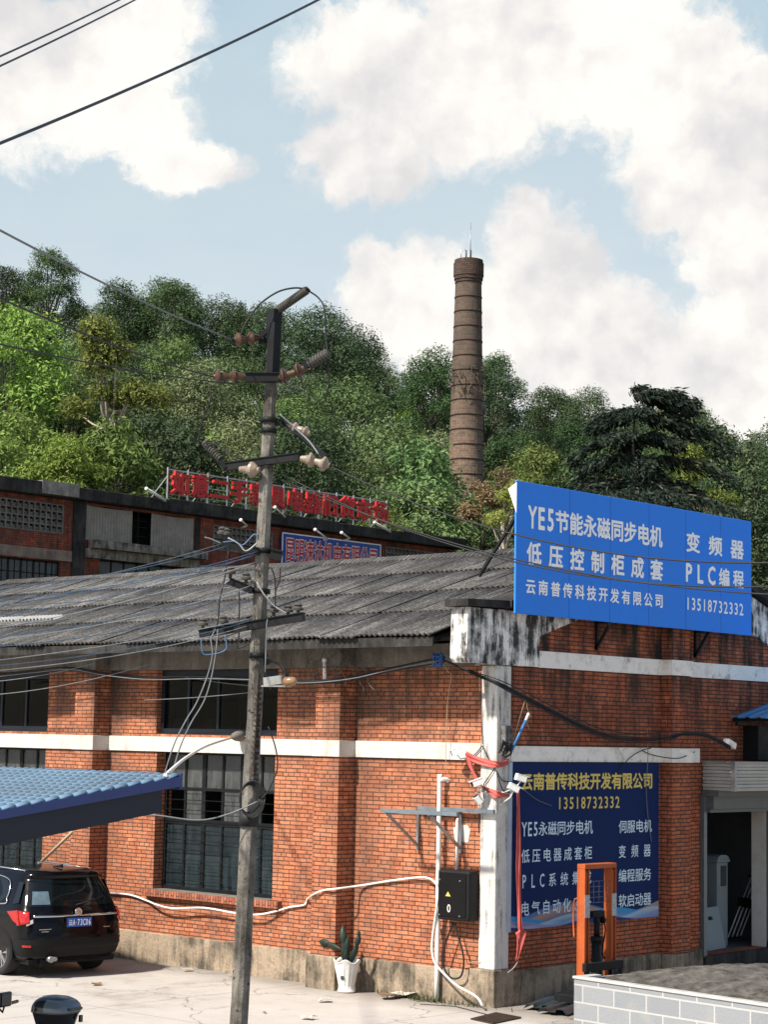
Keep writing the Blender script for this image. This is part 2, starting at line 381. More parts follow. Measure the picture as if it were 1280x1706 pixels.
# ------------------------------------------------------------------ ground
def ground():
    m, g, b = new_mat('yard_concrete'); setp(b, .85, 0, .25)
    co = g.n('TexCoord').outputs['Object']
    a = g.noise(co, .35, 6, .62); s = g.noise(co, 1.7, 6, .7); f = g.noise(co, 40, 4, .7)
    c = g.ramp(g.math('ADD', g.math('MULTIPLY', a, .55), g.math('MULTIPLY', s, .45)), [(.34, (.25, .225, .195)), (.47, (.41, .38, .345)), (.66, (.47, .44, .405))])
    c = g.mix(1, c, g.ramp(f, [(.3, .85), (.7, 1.08)]), 'MULTIPLY')
    c = g.mix(g.map(g.noise(co, 2.6, 5, .75), .66, .74, 0, .6), c, (.16, .12, .085))
    ck = g.n('TexVoronoi', feature='DISTANCE_TO_EDGE'); g.put(ck.inputs['Vector'], g.vm('ADD', co, g.vm('SCALE', g.noise(co, 1.1, 4, .6, color=True), scale=1.1))); ck.inputs['Scale'].default_value = .33
    c = g.mix(g.map(ck.outputs['Distance'], 0, .007, .75, 0), c, (.07, .06, .05))                      # cracks
    jt = g.n('TexBrick'); g.put(jt.inputs['Vector'], co); jt.offset = 0; jt.inputs['Scale'].default_value = 1; jt.inputs['Brick Width'].default_value = 4.2; jt.inputs['Row Height'].default_value = 3.6; jt.inputs['Mortar Size'].default_value = .012
    c = g.mix(g.math('MULTIPLY', jt.outputs['Fac'], .6), c, (.10, .085, .07))                            # slab joints
    c = g.mix(g.map(g.noise(g.scale(co, (.6, 1.6, 1)), .9, 6, .7), .58, .70, 0, .55), c, (.17, .15, .13))   # damp and oil stains
    sp = g.n('SeparateXYZ'); g.put(sp.inputs[0], co)          # dirt that gathers along the foot of the long wall
    edge = g.map(g.math('ADD', sp.outputs[0], g.math('MULTIPLY', g.math('SUBTRACT', s, .5), 1.6)), -1.0, -.15)
    c = g.mix(g.math('MULTIPLY', edge, .6), c, (.13, .105, .08))
    g.put(b.inputs['Base Color'], c); bump(g, b, g.math('ADD', f, g.math('MULTIPLY', s, 1.5)), .25, .012)
    q = MB(); R = 3000
    xs = [-R, -300, -60, -20, 20, 60, 300, R]
    q.grid(lambda u, v: (xs[round(u*7)], xs[round(v*7)], 0), 7, 7, smooth=False)
    tag(q.build('ground', m), kind='structure')
ground()

# ------------------------------------------------------------------ brick workshop: walls
LEN = 24.0; GX = 9.0; RIDGE = 4.5
def wall_grid(mb, ax, pl, inn, u0, u1, z0, z1, holes, mi=0):
    """wall sheet on axis plane with openings; outer face at pl, inner face at inn, reveals at the openings"""
    us = sorted({u0, u1, *[h[0] for h in holes], *[h[1] for h in holes]}); zs = sorted({z0, z1, *[h[2] for h in holes], *[h[3] for h in holes]})
    P = (lambda p, u, z: (p, u, z)) if ax == 0 else (lambda p, u, z: (u, p, z))
    def solid(i, k):
        if not (0 <= i < len(us)-1 and 0 <= k < len(zs)-1): return False
        c = ((us[i]+us[i+1])/2, (zs[k]+zs[k+1])/2)
        return not any(h[0] < c[0] < h[1] and h[2] < c[1] < h[3] for h in holes)
    def inside(i, k): return 0 <= i < len(us)-1 and 0 <= k < len(zs)-1
    for i in range(len(us)-1):
        for k in range(len(zs)-1):
            if not solid(i, k): continue
            a, b, c, d = us[i], us[i+1], zs[k], zs[k+1]
            for p in (pl, inn): mb.face([P(p, a, c), P(p, b, c), P(p, b, d), P(p, a, d)], mi)
            for (di, dk, e) in ((-1, 0, ((a, c), (a, d))), (1, 0, ((b, c), (b, d))), (0, -1, ((a, c), (b, c))), (0, 1, ((a, d), (b, d)))):
                if not solid(i+di, k+dk):
                    (p1, q1), (p2, q2) = e
                    mb.face([P(pl, p1, q1), P(pl, p2, q2), P(inn, p2, q2), P(inn, p1, q1)], mi)
PIL = [3.025, 8.815, 14.6, 20.4]; PW, PD = .255, .36
WIN = [5.91, 11.70, 17.5]
shop = thing('brick_workshop', 'long red brick workshop with white bands and corrugated grey roof', 'building')
holes = []
for c in WIN: holes += [(c-1.44, c+1.44, 3.78, 4.85), (c-1.42, c+1.40, 1.20, 3.48)]
w = MB(); wall_grid(w, 0, 0, .36, .26, LEN, .48, 5.2, holes)
w.box(.36, GX, LEN-.36, LEN, 0, 5.2)
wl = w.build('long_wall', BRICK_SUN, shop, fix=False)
for c in PIL:
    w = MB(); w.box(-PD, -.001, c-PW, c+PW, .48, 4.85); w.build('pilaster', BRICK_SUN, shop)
# gable wall
DX0, DX1, DZ0, DZ1 = 5.41, 7.44, .36, 2.92
w = MB(); wall_grid(w, 1, 0, .26, .0, GX, 0, 4.86, [(DX0, DX1, DZ0, DZ1)])
def rk(x, lift=0): return 5.70+.313*(RIDGE-abs(x-RIDGE))+lift
for p in (0, .26): w.face([(0, p, 4.86), (GX, p, 4.86), (GX, p, rk(GX)), (RIDGE, p, rk(RIDGE)), (0, p, rk(0))])
w.build('gable_wall', BRICK_GABLE, shop, fix=False)
w = MB(); w.box(4.24, 4.78, -.2, -.001, .48, 4.86); w.box(4.24, 4.78, -.2, -.001, 5.11, 6.6); w.build('gable_pilaster', BRICK_GABLE, shop)
# plinth
w = MB(); w.box(-.05, .36, .42, LEN, -.05, .48)
for c in PIL: w.box(-PD-.05, -.052, c-PW-.05, c+PW+.05, -.05, .50)
w.box(-.062, 0.4, -.055, .418, -.05, .52)
w.box(.402, DX0-.0, -.05, -.002, -.05, .48); w.box(4.19, 4.83, -.25, -.052, -.05, .47)
w.box(DX1, GX, -.05, -.002, -.05, .48)
w.build('plinth', PLINTH, shop, bevel=.012)
w = MB(); w.box(DX0-.0, DX1, -.10, -.002, -.05, .355); w.build('door_step', SOOTY, shop)
# white painted band on the long wall, pilasters included
w = MB(); ys = [.26]
for c in PIL: ys += [c-PW-.03, c+PW+.03]
ys.append(LEN)
for a, b_ in zip(ys[::2], ys[1::2]): w.box(-.04, -.002, a, b_, 3.48, 3.73)
for c in PIL: w.box(-PD-.03, -.041+.041, c-PW-.03, c+PW+.03, 3.482, 3.728)
w.build('white_band', WHITE_BAND, shop, bevel=.006)
w = MB(); w.box(.31, 4.21, -.035, -.002, 3.47, 3.70); w.box(4.81, 5.33, -.035, -.002, 3.47, 3.70); w.box(4.21, 4.81, -.235, -.002, 3.472, 3.698)
w.box(.955, 4.21, -.035, -.002, 4.86, 5.11); w.box(4.81, GX, -.035, -.002, 4.86, 5.11); w.box(4.21, 4.81, -.235, -.002, 4.862, 5.108)
w.build('gable_band', GABLE_BAND, shop, bevel=.006)
# corner column
w = MB(); w.box(-.035, .30, -.035, .26, .52, 4.858); w.build('corner_column', COLUMN_PAINT, shop, bevel=.02)
# concrete beam under the eaves
w = MB(); w.box(-.07, .36, .27, LEN, 4.852, 5.19)
for c in PIL: w.box(-PD-.02, -.072, c-PW-.02, c+PW+.02, 4.852, 5.17)
w.build('eaves_beam', BEAM, shop, bevel=.01)
# corner bracket block, plaster panel and dark coping of the gable
w = MB(); w.prism([(-.76, -.05, 4.93), (-.72, -.05, 4.87), (-.04, -.05, 4.862), (-.04, -.05, 5.66), (-.74, -.05, 5.66)], (0, .31, 0))
w.box(-.038, .95, -.052, -.002, 4.862, 5.67)
def rake_band(x0, x1, zb, zt, y0, y1):
    return w.prism([(x0, y0, rk(x0)+zb), (x1, y0, rk(x1)+zb), (x1, y0, rk(x1)+zt), (x0, y0, rk(x0)+zt)], (0, y1-y0, 0))
w.prism([(.952, -.05, 5.325), (.952, -.05, 5.95), (RIDGE, -.05, rk(RIDGE)-.06), (RIDGE, -.05, 6.43)], (0, .048, 0))
w.prism([(8.05, -.05, 5.325), (8.05, -.05, 5.95), (RIDGE+.001, -.05, rk(RIDGE)-.06), (RIDGE+.001, -.05, 6.43)], (0, .048, 0))
w.box(8.051, GX+.04, -.052, -.002, 5.112, 5.67)
w.build('gable_plaster', DIRTY_PLASTER, shop, bevel=.012)
w = MB(); w.prism([(-.84, -.13, 5.67), (-.84, -.13, 5.77), (.12, -.13, 5.80), (.12, -.13, 5.69)], (0, .44, 0))
w.prism([(.121, -.16, 5.70), (.121, -.16, 5.80), (RIDGE, -.16, rk(RIDGE)+.11), (RIDGE, -.16, rk(RIDGE))], (0, .55, 0))
w.prism([(GX+.1, -.16, 5.70), (GX+.1, -.16, 5.83), (RIDGE+.001, -.16, rk(RIDGE)+.14), (RIDGE+.001, -.16, rk(RIDGE))], (0, .55, 0))
w.build('gable_coping', SOOTY, shop, bevel=.015)

# ------------------------------------------------------------------ corrugated roof
def roof_mat():
    m, g, b = new_mat('asbestos_cement'); setp(b, .9, 0, .15)
    uv = co = g.n('TexCoord').outputs['Object']
    ge = g.n('NewGeometry')
    a = g.noise(g.scale(uv, (.6, 3.0, 1)), 1.3, 6, .68); f = g.noise(uv, 26, 5, .72); big = g.noise(co, .35, 4, .6)
    c = g.ramp(g.math('ADD', g.math('MULTIPLY', a, .5), g.math('MULTIPLY', f, .5)), [(.38, (.035, .034, .033)), (.5, (.085, .083, .080)), (.66, (.235, .229, .22))])
    c = g.mix(1, c, g.ramp(ge.outputs['Random Per Island'], [(0, .8), (1, 1.1)]), 'MULTIPLY')
    sp = g.n('SeparateXYZ'); g.put(sp.inputs[0], co)          # dirt settled in the valleys of the sheets
    vl = g.math('SINE', g.math('MULTIPLY', sp.outputs[1], 2*pi/.105))
    vl = g.math('ADD', vl, g.math('MULTIPLY', g.math('SUBTRACT', f, .5), 2.2))
    c = g.mix(g.map(vl, -.9, .7, .92, 0), c, (.030, .028, .025))
    c = g.mix(1, c, g.ramp(big, [(.35, .78), (.65, 1.15)]), 'MULTIPLY')
    c = g.mix(g.map(g.noise(uv, 2.4, 5, .7), .66, .73, 0, .5), c, (.20, .13, .10))
    g.put(b.inputs['Base Color'], c); bump(g, b, f, .35, .006)
    return m
ROOF = roof_mat()
random.seed(5)
SL = atan2(7.03-5.29, RIDGE+.95); CS, SN = cos(SL), sin(SL); SLOPE_L = (RIDGE+.95)/CS
PITCH, AMP = .105, .024
def roof_side(sgn):
    mb = MB(); nt_ = 4; tl = SLOPE_L/nt_+.14
    for k in range(nt_):
        s0 = k*SLOPE_L/nt_-.02
        y = .43; j = 0
        while y < LEN+.3:
            wv = PITCH*7; y1 = min(y+wv, LEN+.35); n = max(4, round((y1-y)/PITCH*8))
            ds = random.uniform(-.035, .03); dz = random.uniform(0, .012); tw = random.uniform(-.006, .006)
            a0, a1 = s0+ds, min(s0+tl+ds, SLOPE_L+.05)
            def fn(u, v, y=y, y1=y1, a0=a0, a1=a1, dz=dz, tw=tw, k=k):
                yy = y+(y1+.06-y)*v; s = a0+(a1-a0)*u
                h = AMP*sin(2*pi*yy/PITCH)+.022*(1-u)+dz+tw*(v-.5)*2+.01*k
                x = -.95+s*CS-h*SN*1; z = 5.25+s*SN+h*CS
                return ((x if sgn > 0 else 2*RIDGE-x), yy, z)
            mb.grid(fn, 2, n)
            y = y1
    return mb
rf = roof_side(1); o = rf.build('roof', ROOF, shop, fix=False)
b_ = roof_side(-1); o2 = b_.build('roof', ROOF, shop, fix=False)
for q in (o, o2):
    so = q.modifiers.new('sheet_thickness', 'SOLIDIFY'); so.thickness = .006
w = MB(); random.seed(8); y = .4
while y < LEN+.3:
    l = random.uniform(1.6, 1.9); z = 7.06+random.uniform(-.012, .012)
    w.prism([(RIDGE-.23, y, z-.06), (RIDGE-.06, y, z+.03), (RIDGE+.06, y, z+.03), (RIDGE+.23, y, z-.06), (RIDGE+.23, y, z-.085), (RIDGE, y, z), (RIDGE-.23, y, z-.085)], (0, l+.05, 0)); y += l
w.build('ridge_cap', ROOF, shop)
w = MB(); w.face([(-.9, .45, 5.20), (-.9, LEN, 5.20), (.36, LEN, 5.60), (.36, .45, 5.60)])
w.box(-.93, -.90, .45, LEN, 5.10, 5.24)
yy = .7
while yy < LEN: w.bar((-.9, yy, 5.15), (0, yy, 5.38), .07, .10); yy += .95
w.box(-.55, -.5, .45, LEN, 5.20, 5.26)
w.build('eaves_timber', SOOTY, shop, fix=False)
# translucent pale sheet patches lying among the roof sheets
PALE = plain('pale_roof_sheet', (.36, .36, .35), .5, 0, .4, .15)
for i, (px, py) in enumerate(((8, 1013), (72, 1012))):
    p = A(px, py, 0, .9); s = (p.x+.95)/CS
    def fn(u, v, s=s, y=p.y):
        yy = y-.55+1.1*v; a = s-.16+.24*u; h = AMP*sin(2*pi*yy/PITCH)+.075
        return (-.95+a*CS-h*SN, yy, 5.25+a*SN+h*CS)
    q = MB(); q.grid(fn, 1, 84); q.build('roof_light', PALE, shop, fix=False)
# inside: floor, end wall, cross wall
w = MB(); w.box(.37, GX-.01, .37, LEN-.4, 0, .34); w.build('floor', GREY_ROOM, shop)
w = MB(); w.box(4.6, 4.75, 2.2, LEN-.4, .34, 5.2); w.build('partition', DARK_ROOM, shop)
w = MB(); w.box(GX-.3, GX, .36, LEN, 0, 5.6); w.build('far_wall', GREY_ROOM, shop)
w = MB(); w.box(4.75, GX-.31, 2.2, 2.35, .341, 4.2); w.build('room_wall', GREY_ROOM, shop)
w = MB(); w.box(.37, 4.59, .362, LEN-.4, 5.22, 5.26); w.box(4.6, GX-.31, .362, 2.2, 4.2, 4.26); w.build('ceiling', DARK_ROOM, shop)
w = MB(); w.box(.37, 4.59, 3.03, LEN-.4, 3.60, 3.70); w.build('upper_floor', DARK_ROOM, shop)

# ------------------------------------------------------------------ windows of the long wall
GL_UP = glass_mat('dark_pane', (.002, .0025, .003), .05, .6, .02, spec=.12)
GL_DUST = glass_mat('dusty_pane', (.035, .04, .042), .15, .6, .62, (.20, .20, .19))
GL_LOW = glass_mat('blue_grey_pane', (.014, .024, .03), .08, .42, .3, (.15, .175, .18), spec=.3)
CURT = plain('grey_curtain', (.16, .175, .19), .9, 0, .1, .2)
random.seed(3)
def upper_window(c):
    f = MB(); y0, y1, z0, z1, x = c-1.44, c+1.44, 3.78, 4.85, .10
    f.box(x, x+.08, y0, y0+.07, z0, z1); f.box(x, x+.08, y1-.07, y1, z0, z1); f.box(x, x+.08, y0+.07, y1-.07, z0, z0+.09); f.box(x, x+.08, y0+.07, y1-.07, z1-.13, z1)
    for t in (.27, .52, .77): f.box(x+.01, x+.07, y0+t*2.88-.03, y0+t*2.88+.03, z0+.09, z1-.13)
    wn = f.build('window', FRAME_BLUE, shop, bevel=.005)
    ys = [y0+.07]+[y0+t*2.88 for t in (.27, .52, .77)]+[y1-.07]
    for i in range(4):
        p = MB(); p.box(x+.035, x+.041, ys[i]+.02, ys[i+1]-.02, z0+.08, z1-.12); p.build('pane', GL_UP, wn)
    q = MB()
    for (a, b_) in ((y1-.55, y1-.40), (y0+1.05, y0+1.22), (y0+.06, y0+.40)):
        q.grid(lambda u, v, a=a, b_=b_: (.30+.025*sin(v*9), a+(b_-a)*v, z0+(.28 if a < y0+.3 else .04)+(z1-z0-.1)*u), 1, 10)
    q.build('curtain', CURT, wn, fix=False)
def lower_window(c):
    y0, y1, z0, z1, x = c-1.42, c+1.40, 1.20, 3.48, .20
    f = MB(); f.box(x, x+.06, y0, y0+.05, z0, z1); f.box(x, x+.06, y1-.05, y1, z0, z1); f.box(x, x+.06, y0+.05, y1-.05, z0, z0+.06); f.box(x, x+.06, y0+.05, y1-.05, z1-.04, z1)
    n = 6; ys = [y0+.05+(y1-y0-.1)*i/n for i in range(n+1)]
    for i in range(1, n): f.box(x+.005, x+.055, ys[i]-(.045 if i % 2 == 0 else .022), ys[i]+(.045 if i % 2 == 0 else .022), z0+.06, z1-.04)
    for z, t in ((2.88, .02), (2.33, .045)): f.box(x+.008, x+.052, y0+.05, y1-.05, z-t, z+t)
    wn = f.build('window', FRAME_BLACK, shop, bevel=.004)
    rows = [(z0+.06, 2.285), (2.375, 2.86), (2.90, z1-.04)]
    # panes: the middle row has gaps where panes are missing
    miss = {(1, 5), (1, 3), (1, 0)} if c < 8 else set()
    for r, (a, b_) in enumerate(rows):
        for i in range(n):
            if (r, i) in miss: continue
            p = MB(); p.box(x+.028, x+.033, ys[i]+.018, ys[i+1]-.018, a-.01, b_+.01)
            p.build('pane', GL_DUST if r > 0 else GL_LOW, wn)
    br = MB(); z = z0+.17
    while z < 2.86: br.tube([(x-.03, y0+.04, z), (x-.03, y1-.04, z)], .006, 5); z += .165
    br.build('security_bar', BLACK_STEEL, wn)
    s = MB(); s.box(-.105, .16, y0-.22, y1+.16, 1.085, 1.195); si = s.build('window_sill', BRICK_SILL, wn)
    s = MB(); s.box(-.10, .19, y0-.02, y1+.02, 1.1955, 1.203); s.build('sill_mortar', BEAM, wn)
for c in WIN[:2]: upper_window(c); lower_window(c)
# things seen behind the lower panes
BOARD = plain('white_board', (.26, .29, .30), .6, 0, .3, .1)
for i, (a, b_, z0, z1, lab) in enumerate(((5.15, 6.05, .45, 1.95, 'pale board standing behind the right half of the barred window'), (6.15, 7.2, .45, 1.75, 'pale board standing behind the left half of the barred window'))):
    q = MB(); q.box(.62, .66, a, b_, z0, z1); q.box(.60, .619, a+.04, b_-.04, z1-.2, z1-.17); q.bar((.66, a+.1, z0+1.0), (1.0, a+.1, .34), .03); q.bar((.66, b_-.1, z0+1.0), (1.0, b_-.1, .34), .03); q.box(.60, .72, a, b_, .342, .45)
    tag(q.build('display_board', BOARD), lab, 'board')
# shoes of bundled material on the upper sill
STRAP = plain('pale_strap', (.45, .44, .36), .7, 0, .2, .3)
for (py, lab) in ((7.05, 'pale crumpled bundle lying on the left sill of the dark upper window'), (6.3, 'grey crumpled bundle lying on the middle sill of the dark upper window')):
    q = MB(); random.seed(int(py*10))
    for k in range(5):
        y = py+.06*k-.14; q.tube(spline([(.24, y, 3.87), (.22, y-.02, 3.99), (.25, y-.07, 4.02), (.22, y-.11, 3.90)], 4), .018, 5)
    tag(q.build('bundle', STRAP), lab, 'bundle')
# broken white cement spout on the band under the upper window
q = MB(); q.lathe((-.30, 5.18, 3.76), (1, .1, .02), [(0, .02), (.02, .05), (.10, .08), (.2, .09), (.24, .06), (.26, 0)], 10)
tag(q.build('cement_lump', BEAM), 'grey cement lump stuck on the white band below the upper window', 'cement lump')
# ------------------------------------------------------------------ lettering
_gl = {}
def glyph(ch, bold):
    k = (ch, bold)
    if k not in _gl:
        c = bpy.data.curves.new('glyph', 'FONT'); c.body = ch; c.resolution_u = 2
        o = bpy.data.objects.new('glyph', c); COL.objects.link(o); bpy.context.view_layer.update()
        dg = bpy.context.evaluated_depsgraph_get(); e = o.evaluated_get(dg); me = e.to_mesh()
        _gl[k] = ([(v.co.x, v.co.y) for v in me.vertices], [tuple(p.vertices) for p in me.polygons])
        e.to_mesh_clear(); bpy.data.objects.remove(o); bpy.data.curves.remove(c)
    return _gl[k]
def write(mb, text, x0, x1, z0, z1, pl, ax=1, depth=.004, bold=.02, mi=0, spread=None, latw=.56):
    """text in the rectangle x0..x1, z0..z1 of the plane axis ax = pl (the front looks to minus axis)"""
    cells = [1.0 if ord(c) > 0x2000 else (.3 if c == ' ' else latw) for c in text]
    tot = sum(cells); n = len(text); H = z1-z0
    if spread is not None:                                    # glyph width given, gaps take the rest
        gap = ((x1-x0)-sum(c*spread for c in cells))/max(1, n-1); unit = spread
    else: gap = 0; unit = (x1-x0)/tot
    x = x0
    for ch, cw in zip(text, cells):
        wd = cw*unit
        if ch != ' ':
            vs, fs = glyph(ch, 0)
            if ord(ch) > 0x2000: lo, hi, b0, b1 = 0., 1., -.10, .86
            else:
                xs = [v[0] for v in vs]; lo, hi = min(xs), max(xs); mid = (lo+hi)/2; half = max((hi-lo)/2, .28)*1.12; lo, hi = mid-half, mid+half; b0, b1 = -.02, .70
            b = len(mb.v)
            nv = len(vs); nc = 9 if bold else 1               # a heavier stroke: the glyph repeated a hair apart
            for k in range(nc):
                b = len(mb.v); du = bold*.85*cos(k*pi/4)*(k > 0); dv = bold*.85*sin(k*pi/4)*(k > 0)
                for dpt in ((-depth-.0003*k, 0) if depth > .02 else (-depth-.0003*k,)):
                    for (u, v_) in vs:
                        X = x+(u+du-lo)/(hi-lo)*wd; Z = z0+(v_+dv-b0)/(b1-b0)*H
                        mb.v.append(V((X, pl+dpt, Z)) if ax == 1 else V((pl+dpt, X, Z)))
                for f in fs:
                    mb.f.append(tuple(b+i for i in f)); mb.m.append(mi); mb.sm.append(False)
                if depth <= .02: continue
                edges = {(f[i], f[(i+1) % len(f)]) for f in fs for i in range(len(f))}
                for (i, j) in sorted(edges):
                    if (j, i) not in edges:
                        mb.f.append((b+j, b+i, b+nv+i, b+nv+j)); mb.m.append(mi); mb.sm.append(False)
        x += wd+gap

def letters(text, x0, x1, z0, z1, pl, bold, spread, latw, m, root):
    """one lettering part for a close-set line, one letter part per character for a widely spaced one"""
    if spread is None:
        mb = MB(); write(mb, text, x0, x1, z0, z1, pl, depth=.003, bold=bold, latw=latw); at_root(mb.build('lettering', m, root, uvmap=False), root); return
    cells = [spread*(1.0 if ord(c) > 0x2000 else latw) for c in text]; gap = ((x1-x0)-sum(cells))/max(1, len(text)-1); x = x0
    for c, w_ in zip(text, cells):
        mb = MB(); write(mb, c, x, x+w_, z0, z1, pl, depth=.003, bold=bold, latw=latw); at_root(mb.build('letter', m, root, uvmap=False), root); x += w_+gap
def at_root(o, root):
    o.parent = root; o.location = tuple(-c for c in root.location); return o

# ------------------------------------------------------------------ rear building on the terrace
YB = 27.5
CORR = plain('rusty_sheet', (.30, .28, .24), .6, .3, .3, .3, 3, .1, (.17, .14, .11))
rear = thing('terrace_building', 'old dark brick building with black stained parapet behind the workshop', 'building', (20, YB, 0))
def rb(mb, name, m, parent=None, **k): 
    o = mb.build(name, m, parent or rear, **k)
    if (parent or rear) is rear: o.location = (-20, -YB, 0)
    return o
w = MB(); wall_grid(w, 1, YB, YB+.3, 4, 32, 0, 10.54, [(9.5, 14.04, 9.53, 10.36), (14.9, 19.3, 9.44, 10.47), (9.5, 14.04, 7.9, 8.7), (20.1, 22.7, 9.58, 10.33), (28.3, 31.6, 9.58, 10.33), (15.5, 19.0, 7.9, 8.9)])
w.box(4, 4.3, YB+.3, YB+9, 0, 10.5); w.box(31.7, 32, YB+.3, YB+9, 0, 10.5); w.box(4.3, 31.7, YB+8.7, YB+9, 0, 10.5)
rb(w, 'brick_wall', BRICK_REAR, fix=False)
w = MB(); w.box(4.3, 31.7, YB+1.4, YB+1.5, 0, 10.5); rb(w, 'inner_wall', DARK_ROOM)
w = MB(); random.seed(2); x = 3.8
while x < 32.3:
    l = random.uniform(2.2, 4.5); x1 = min(x+l, 32.35); w.box(x, x1-.01, YB-.32, YB+9, 10.56+random.uniform(-.02, .02), 10.93+random.uniform(-.03, .05)); x = x1
rb(w, 'parapet', SOOTY, bevel=.02)
w = MB(); w.box(13.0, 14.35, YB-.35, YB-.1, 10.60, 10.985); rb(w, 'parapet_patch', concrete_mat('pale_patch', (.36, .33, .28), (.12, .11, .1)))
w = MB(); w.box(14.42, 14.88, YB-.06, YB-.002, 0, 10.55); w.box(19.32, 19.5, YB-.05, YB-.002, 8, 10.5); rb(w, 'stained_pier', SOOTY)
w = MB(); w.box(15.0, 19.5, YB-.42, YB-.061, 9.18, 9.42); w.box(14.9, 19.4, YB-.16, YB-.003, 8.9, 9.17); rb(w, 'ledge', concrete_mat('ledge_concrete', (.30, .27, .22), (.05, .045, .04), .4, .6, 3))
w = MB(); w.box(4, 14.41, YB-.05, YB-.002, 8.73, 9.04); w.box(19.5, 32, YB-.05, YB-.002, 8.73, 9.04); rb(w, 'concrete_band', concrete_mat('brown_band', (.30, .23, .17), (.14, .10, .08)))
def breeze(x0, x1, z0, z1):
    mb = MB(); nx = round((x1-x0)/.207); nz = round((z1-z0)/.2); dx, dz = (x1-x0)/nx, (z1-z0)/nz
    for i in range(nx+1): mb.box(x0+i*dx-.022, x0+i*dx+.022, YB-.03, YB+.09, z0, z1)
    for k in range(nz+1): mb.box(x0, x1, YB-.028, YB+.088, z0+k*dz-.02, z0+k*dz+.02)
    for i in range(nx):
        for k in range(nz):
            a, b_ = x0+i*dx, z0+k*dz
            mb.bar((a+.03, YB+.03, b_+dz*.5), (a+dx*.52, YB+.03, b_+dz*.5), .10, .03, (0, 0, 1)); mb.bar((a+dx*.5, YB+.03, b_+.03), (a+dx*.5, YB+.03, b_+dz*.52), .03, .10, (1, 0, 0))
    rb(mb, 'breeze_block_vent', BEAM)
breeze(9.5, 14.04, 9.53, 10.36); breeze(20.1, 22.7, 9.58, 10.33); breeze(28.3, 31.6, 9.58, 10.33)
for (a, b_) in ((14.9, 16.73), (17.5, 19.3)):
    q = MB(); q.grid(lambda u, v: (a+(b_-a)*v, YB+.02+.022*sin(2*pi*v*(b_-a)/.11), 9.44+1.03*u-.03*sin(v*3)), 1, 130)
    rb(q, 'corrugated_panel', CORR, fix=False)
w = MB()
for z in (9.72, 10.0, 10.2): w.box(16.7, 17.5, YB+.15, YB+.17, z, z+.02)
w.box(17.08, 17.11, YB+.14, YB+.18, 9.45, 10.46); rb(w, 'opening_frame', BLACK_STEEL)
w = MB()
for i in range(11): w.box(9.5+i*.454-.03, 9.5+i*.454+.03, YB+.1, YB+.15, 7.9, 8.7)
w.box(9.5, 14.04, YB+.1, YB+.16, 8.64, 8.70)
for i in range(10): w.box(9.5+i*.454+.21, 9.5+i*.454+.24, YB+.11, YB+.14, 7.9, 8.64)
w.box(9.5, 14.04, YB+.11, YB+.14, 8.3, 8.33)
wn = rb(w, 'window', BLACK_STEEL)
q = MB(); q.box(9.5, 14.04, YB+.12, YB+.125, 7.9, 8.64); q.build('pane', GL_DUST, wn)
w = MB()
for i in range(8): w.box(15.5+i*.5-.03, 15.5+i*.5+.03, YB+.05, YB+.1, 7.9, 8.9)
w.box(15.5, 19, YB+.05, YB+.1, 8.84, 8.9); wn = rb(w, 'window', BLACK_STEEL)
q = MB(); q.box(15.5, 19.0, YB+.07, YB+.075, 7.9, 8.85); q.build('pane', GL_DUST, wn)
# slender white lamp arms leaning out over the parapet
for i, (p, q_, lab) in enumerate((((245, 815), (275, 834), 'white lamp arm leaning left of the red rooftop letters'), ((402, 867), (412, 876), 'short white lamp arm left of the concrete pole'), ((459, 846), (475, 861), 'white lamp arm just right of the concrete pole'),
                                  ((526, 883), (546, 898), 'white lamp arm above the middle of the blue company sign'), ((570, 888), (583, 897), 'short white lamp arm above the right of the blue company sign'), ((625, 871), (650, 886), 'thick white lamp arm below the last red rooftop letter'))):
    a = A(*p, 1, YB-.95); b2 = A(*q_, 1, YB-.34); mb = MB(); mb.tube([a, b2], .03 if i not in (0, 5) else .05, 6); mb.tube([b2, b2+V((.0, .3, -.05))], .03, 6); mb.lathe(a, a-b2, [(-.05, .045), (.06, .06), (.08, .02)], 8)
    tag(mb.build('parapet_light', WHITE_PVC), lab, 'light')

# red rooftop letters on a steel frame
RED = plain('red_letter_paint', (.55, .022, .018), .45, 0, .4, .25, 4)
YL = YB+.1
st = thing('rooftop_sign', 'row of big red letters on a thin steel frame on the rear roof', 'sign', (18.2, YL, 10.93))
text = '如意二手家具电器旧货市场'; X0, X1 = 18.2, 28.42; bw = (X1-X0)/12
for i, ch in enumerate(text):
    mb = MB(); write(mb, ch, X0+i*bw+.03, X0+(i+1)*bw-.03, 11.14, 11.88, YL-.06, depth=.10, bold=.032)
    o = mb.build('letter', RED, st, uvmap=False); o.location = (-18.2, -YL, -10.93)
mb = MB()
for i in range(13): mb.box(X0+i*bw-.02, X0+i*bw+.02, YL-.02, YL+.02, 10.9, 11.98)
mb.box(X0, X1, YL+.021, YL+.05, 11.90, 11.94); mb.box(X0, X1, YL+.021, YL+.05, 11.48, 11.51); mb.box(X0, X1, YL+.021, YL+.05, 11.14, 11.17)
for i in range(0, 13, 2): mb.bar((X0+i*bw, YL+.02, 11.7), (X0+i*bw, YL+.9, 10.93), .03)
o = mb.build('frame', plain('pale_steel', (.42, .44, .44), .45, .5, .5, .2), st); o.location = (-18.2, -YL, -10.93)
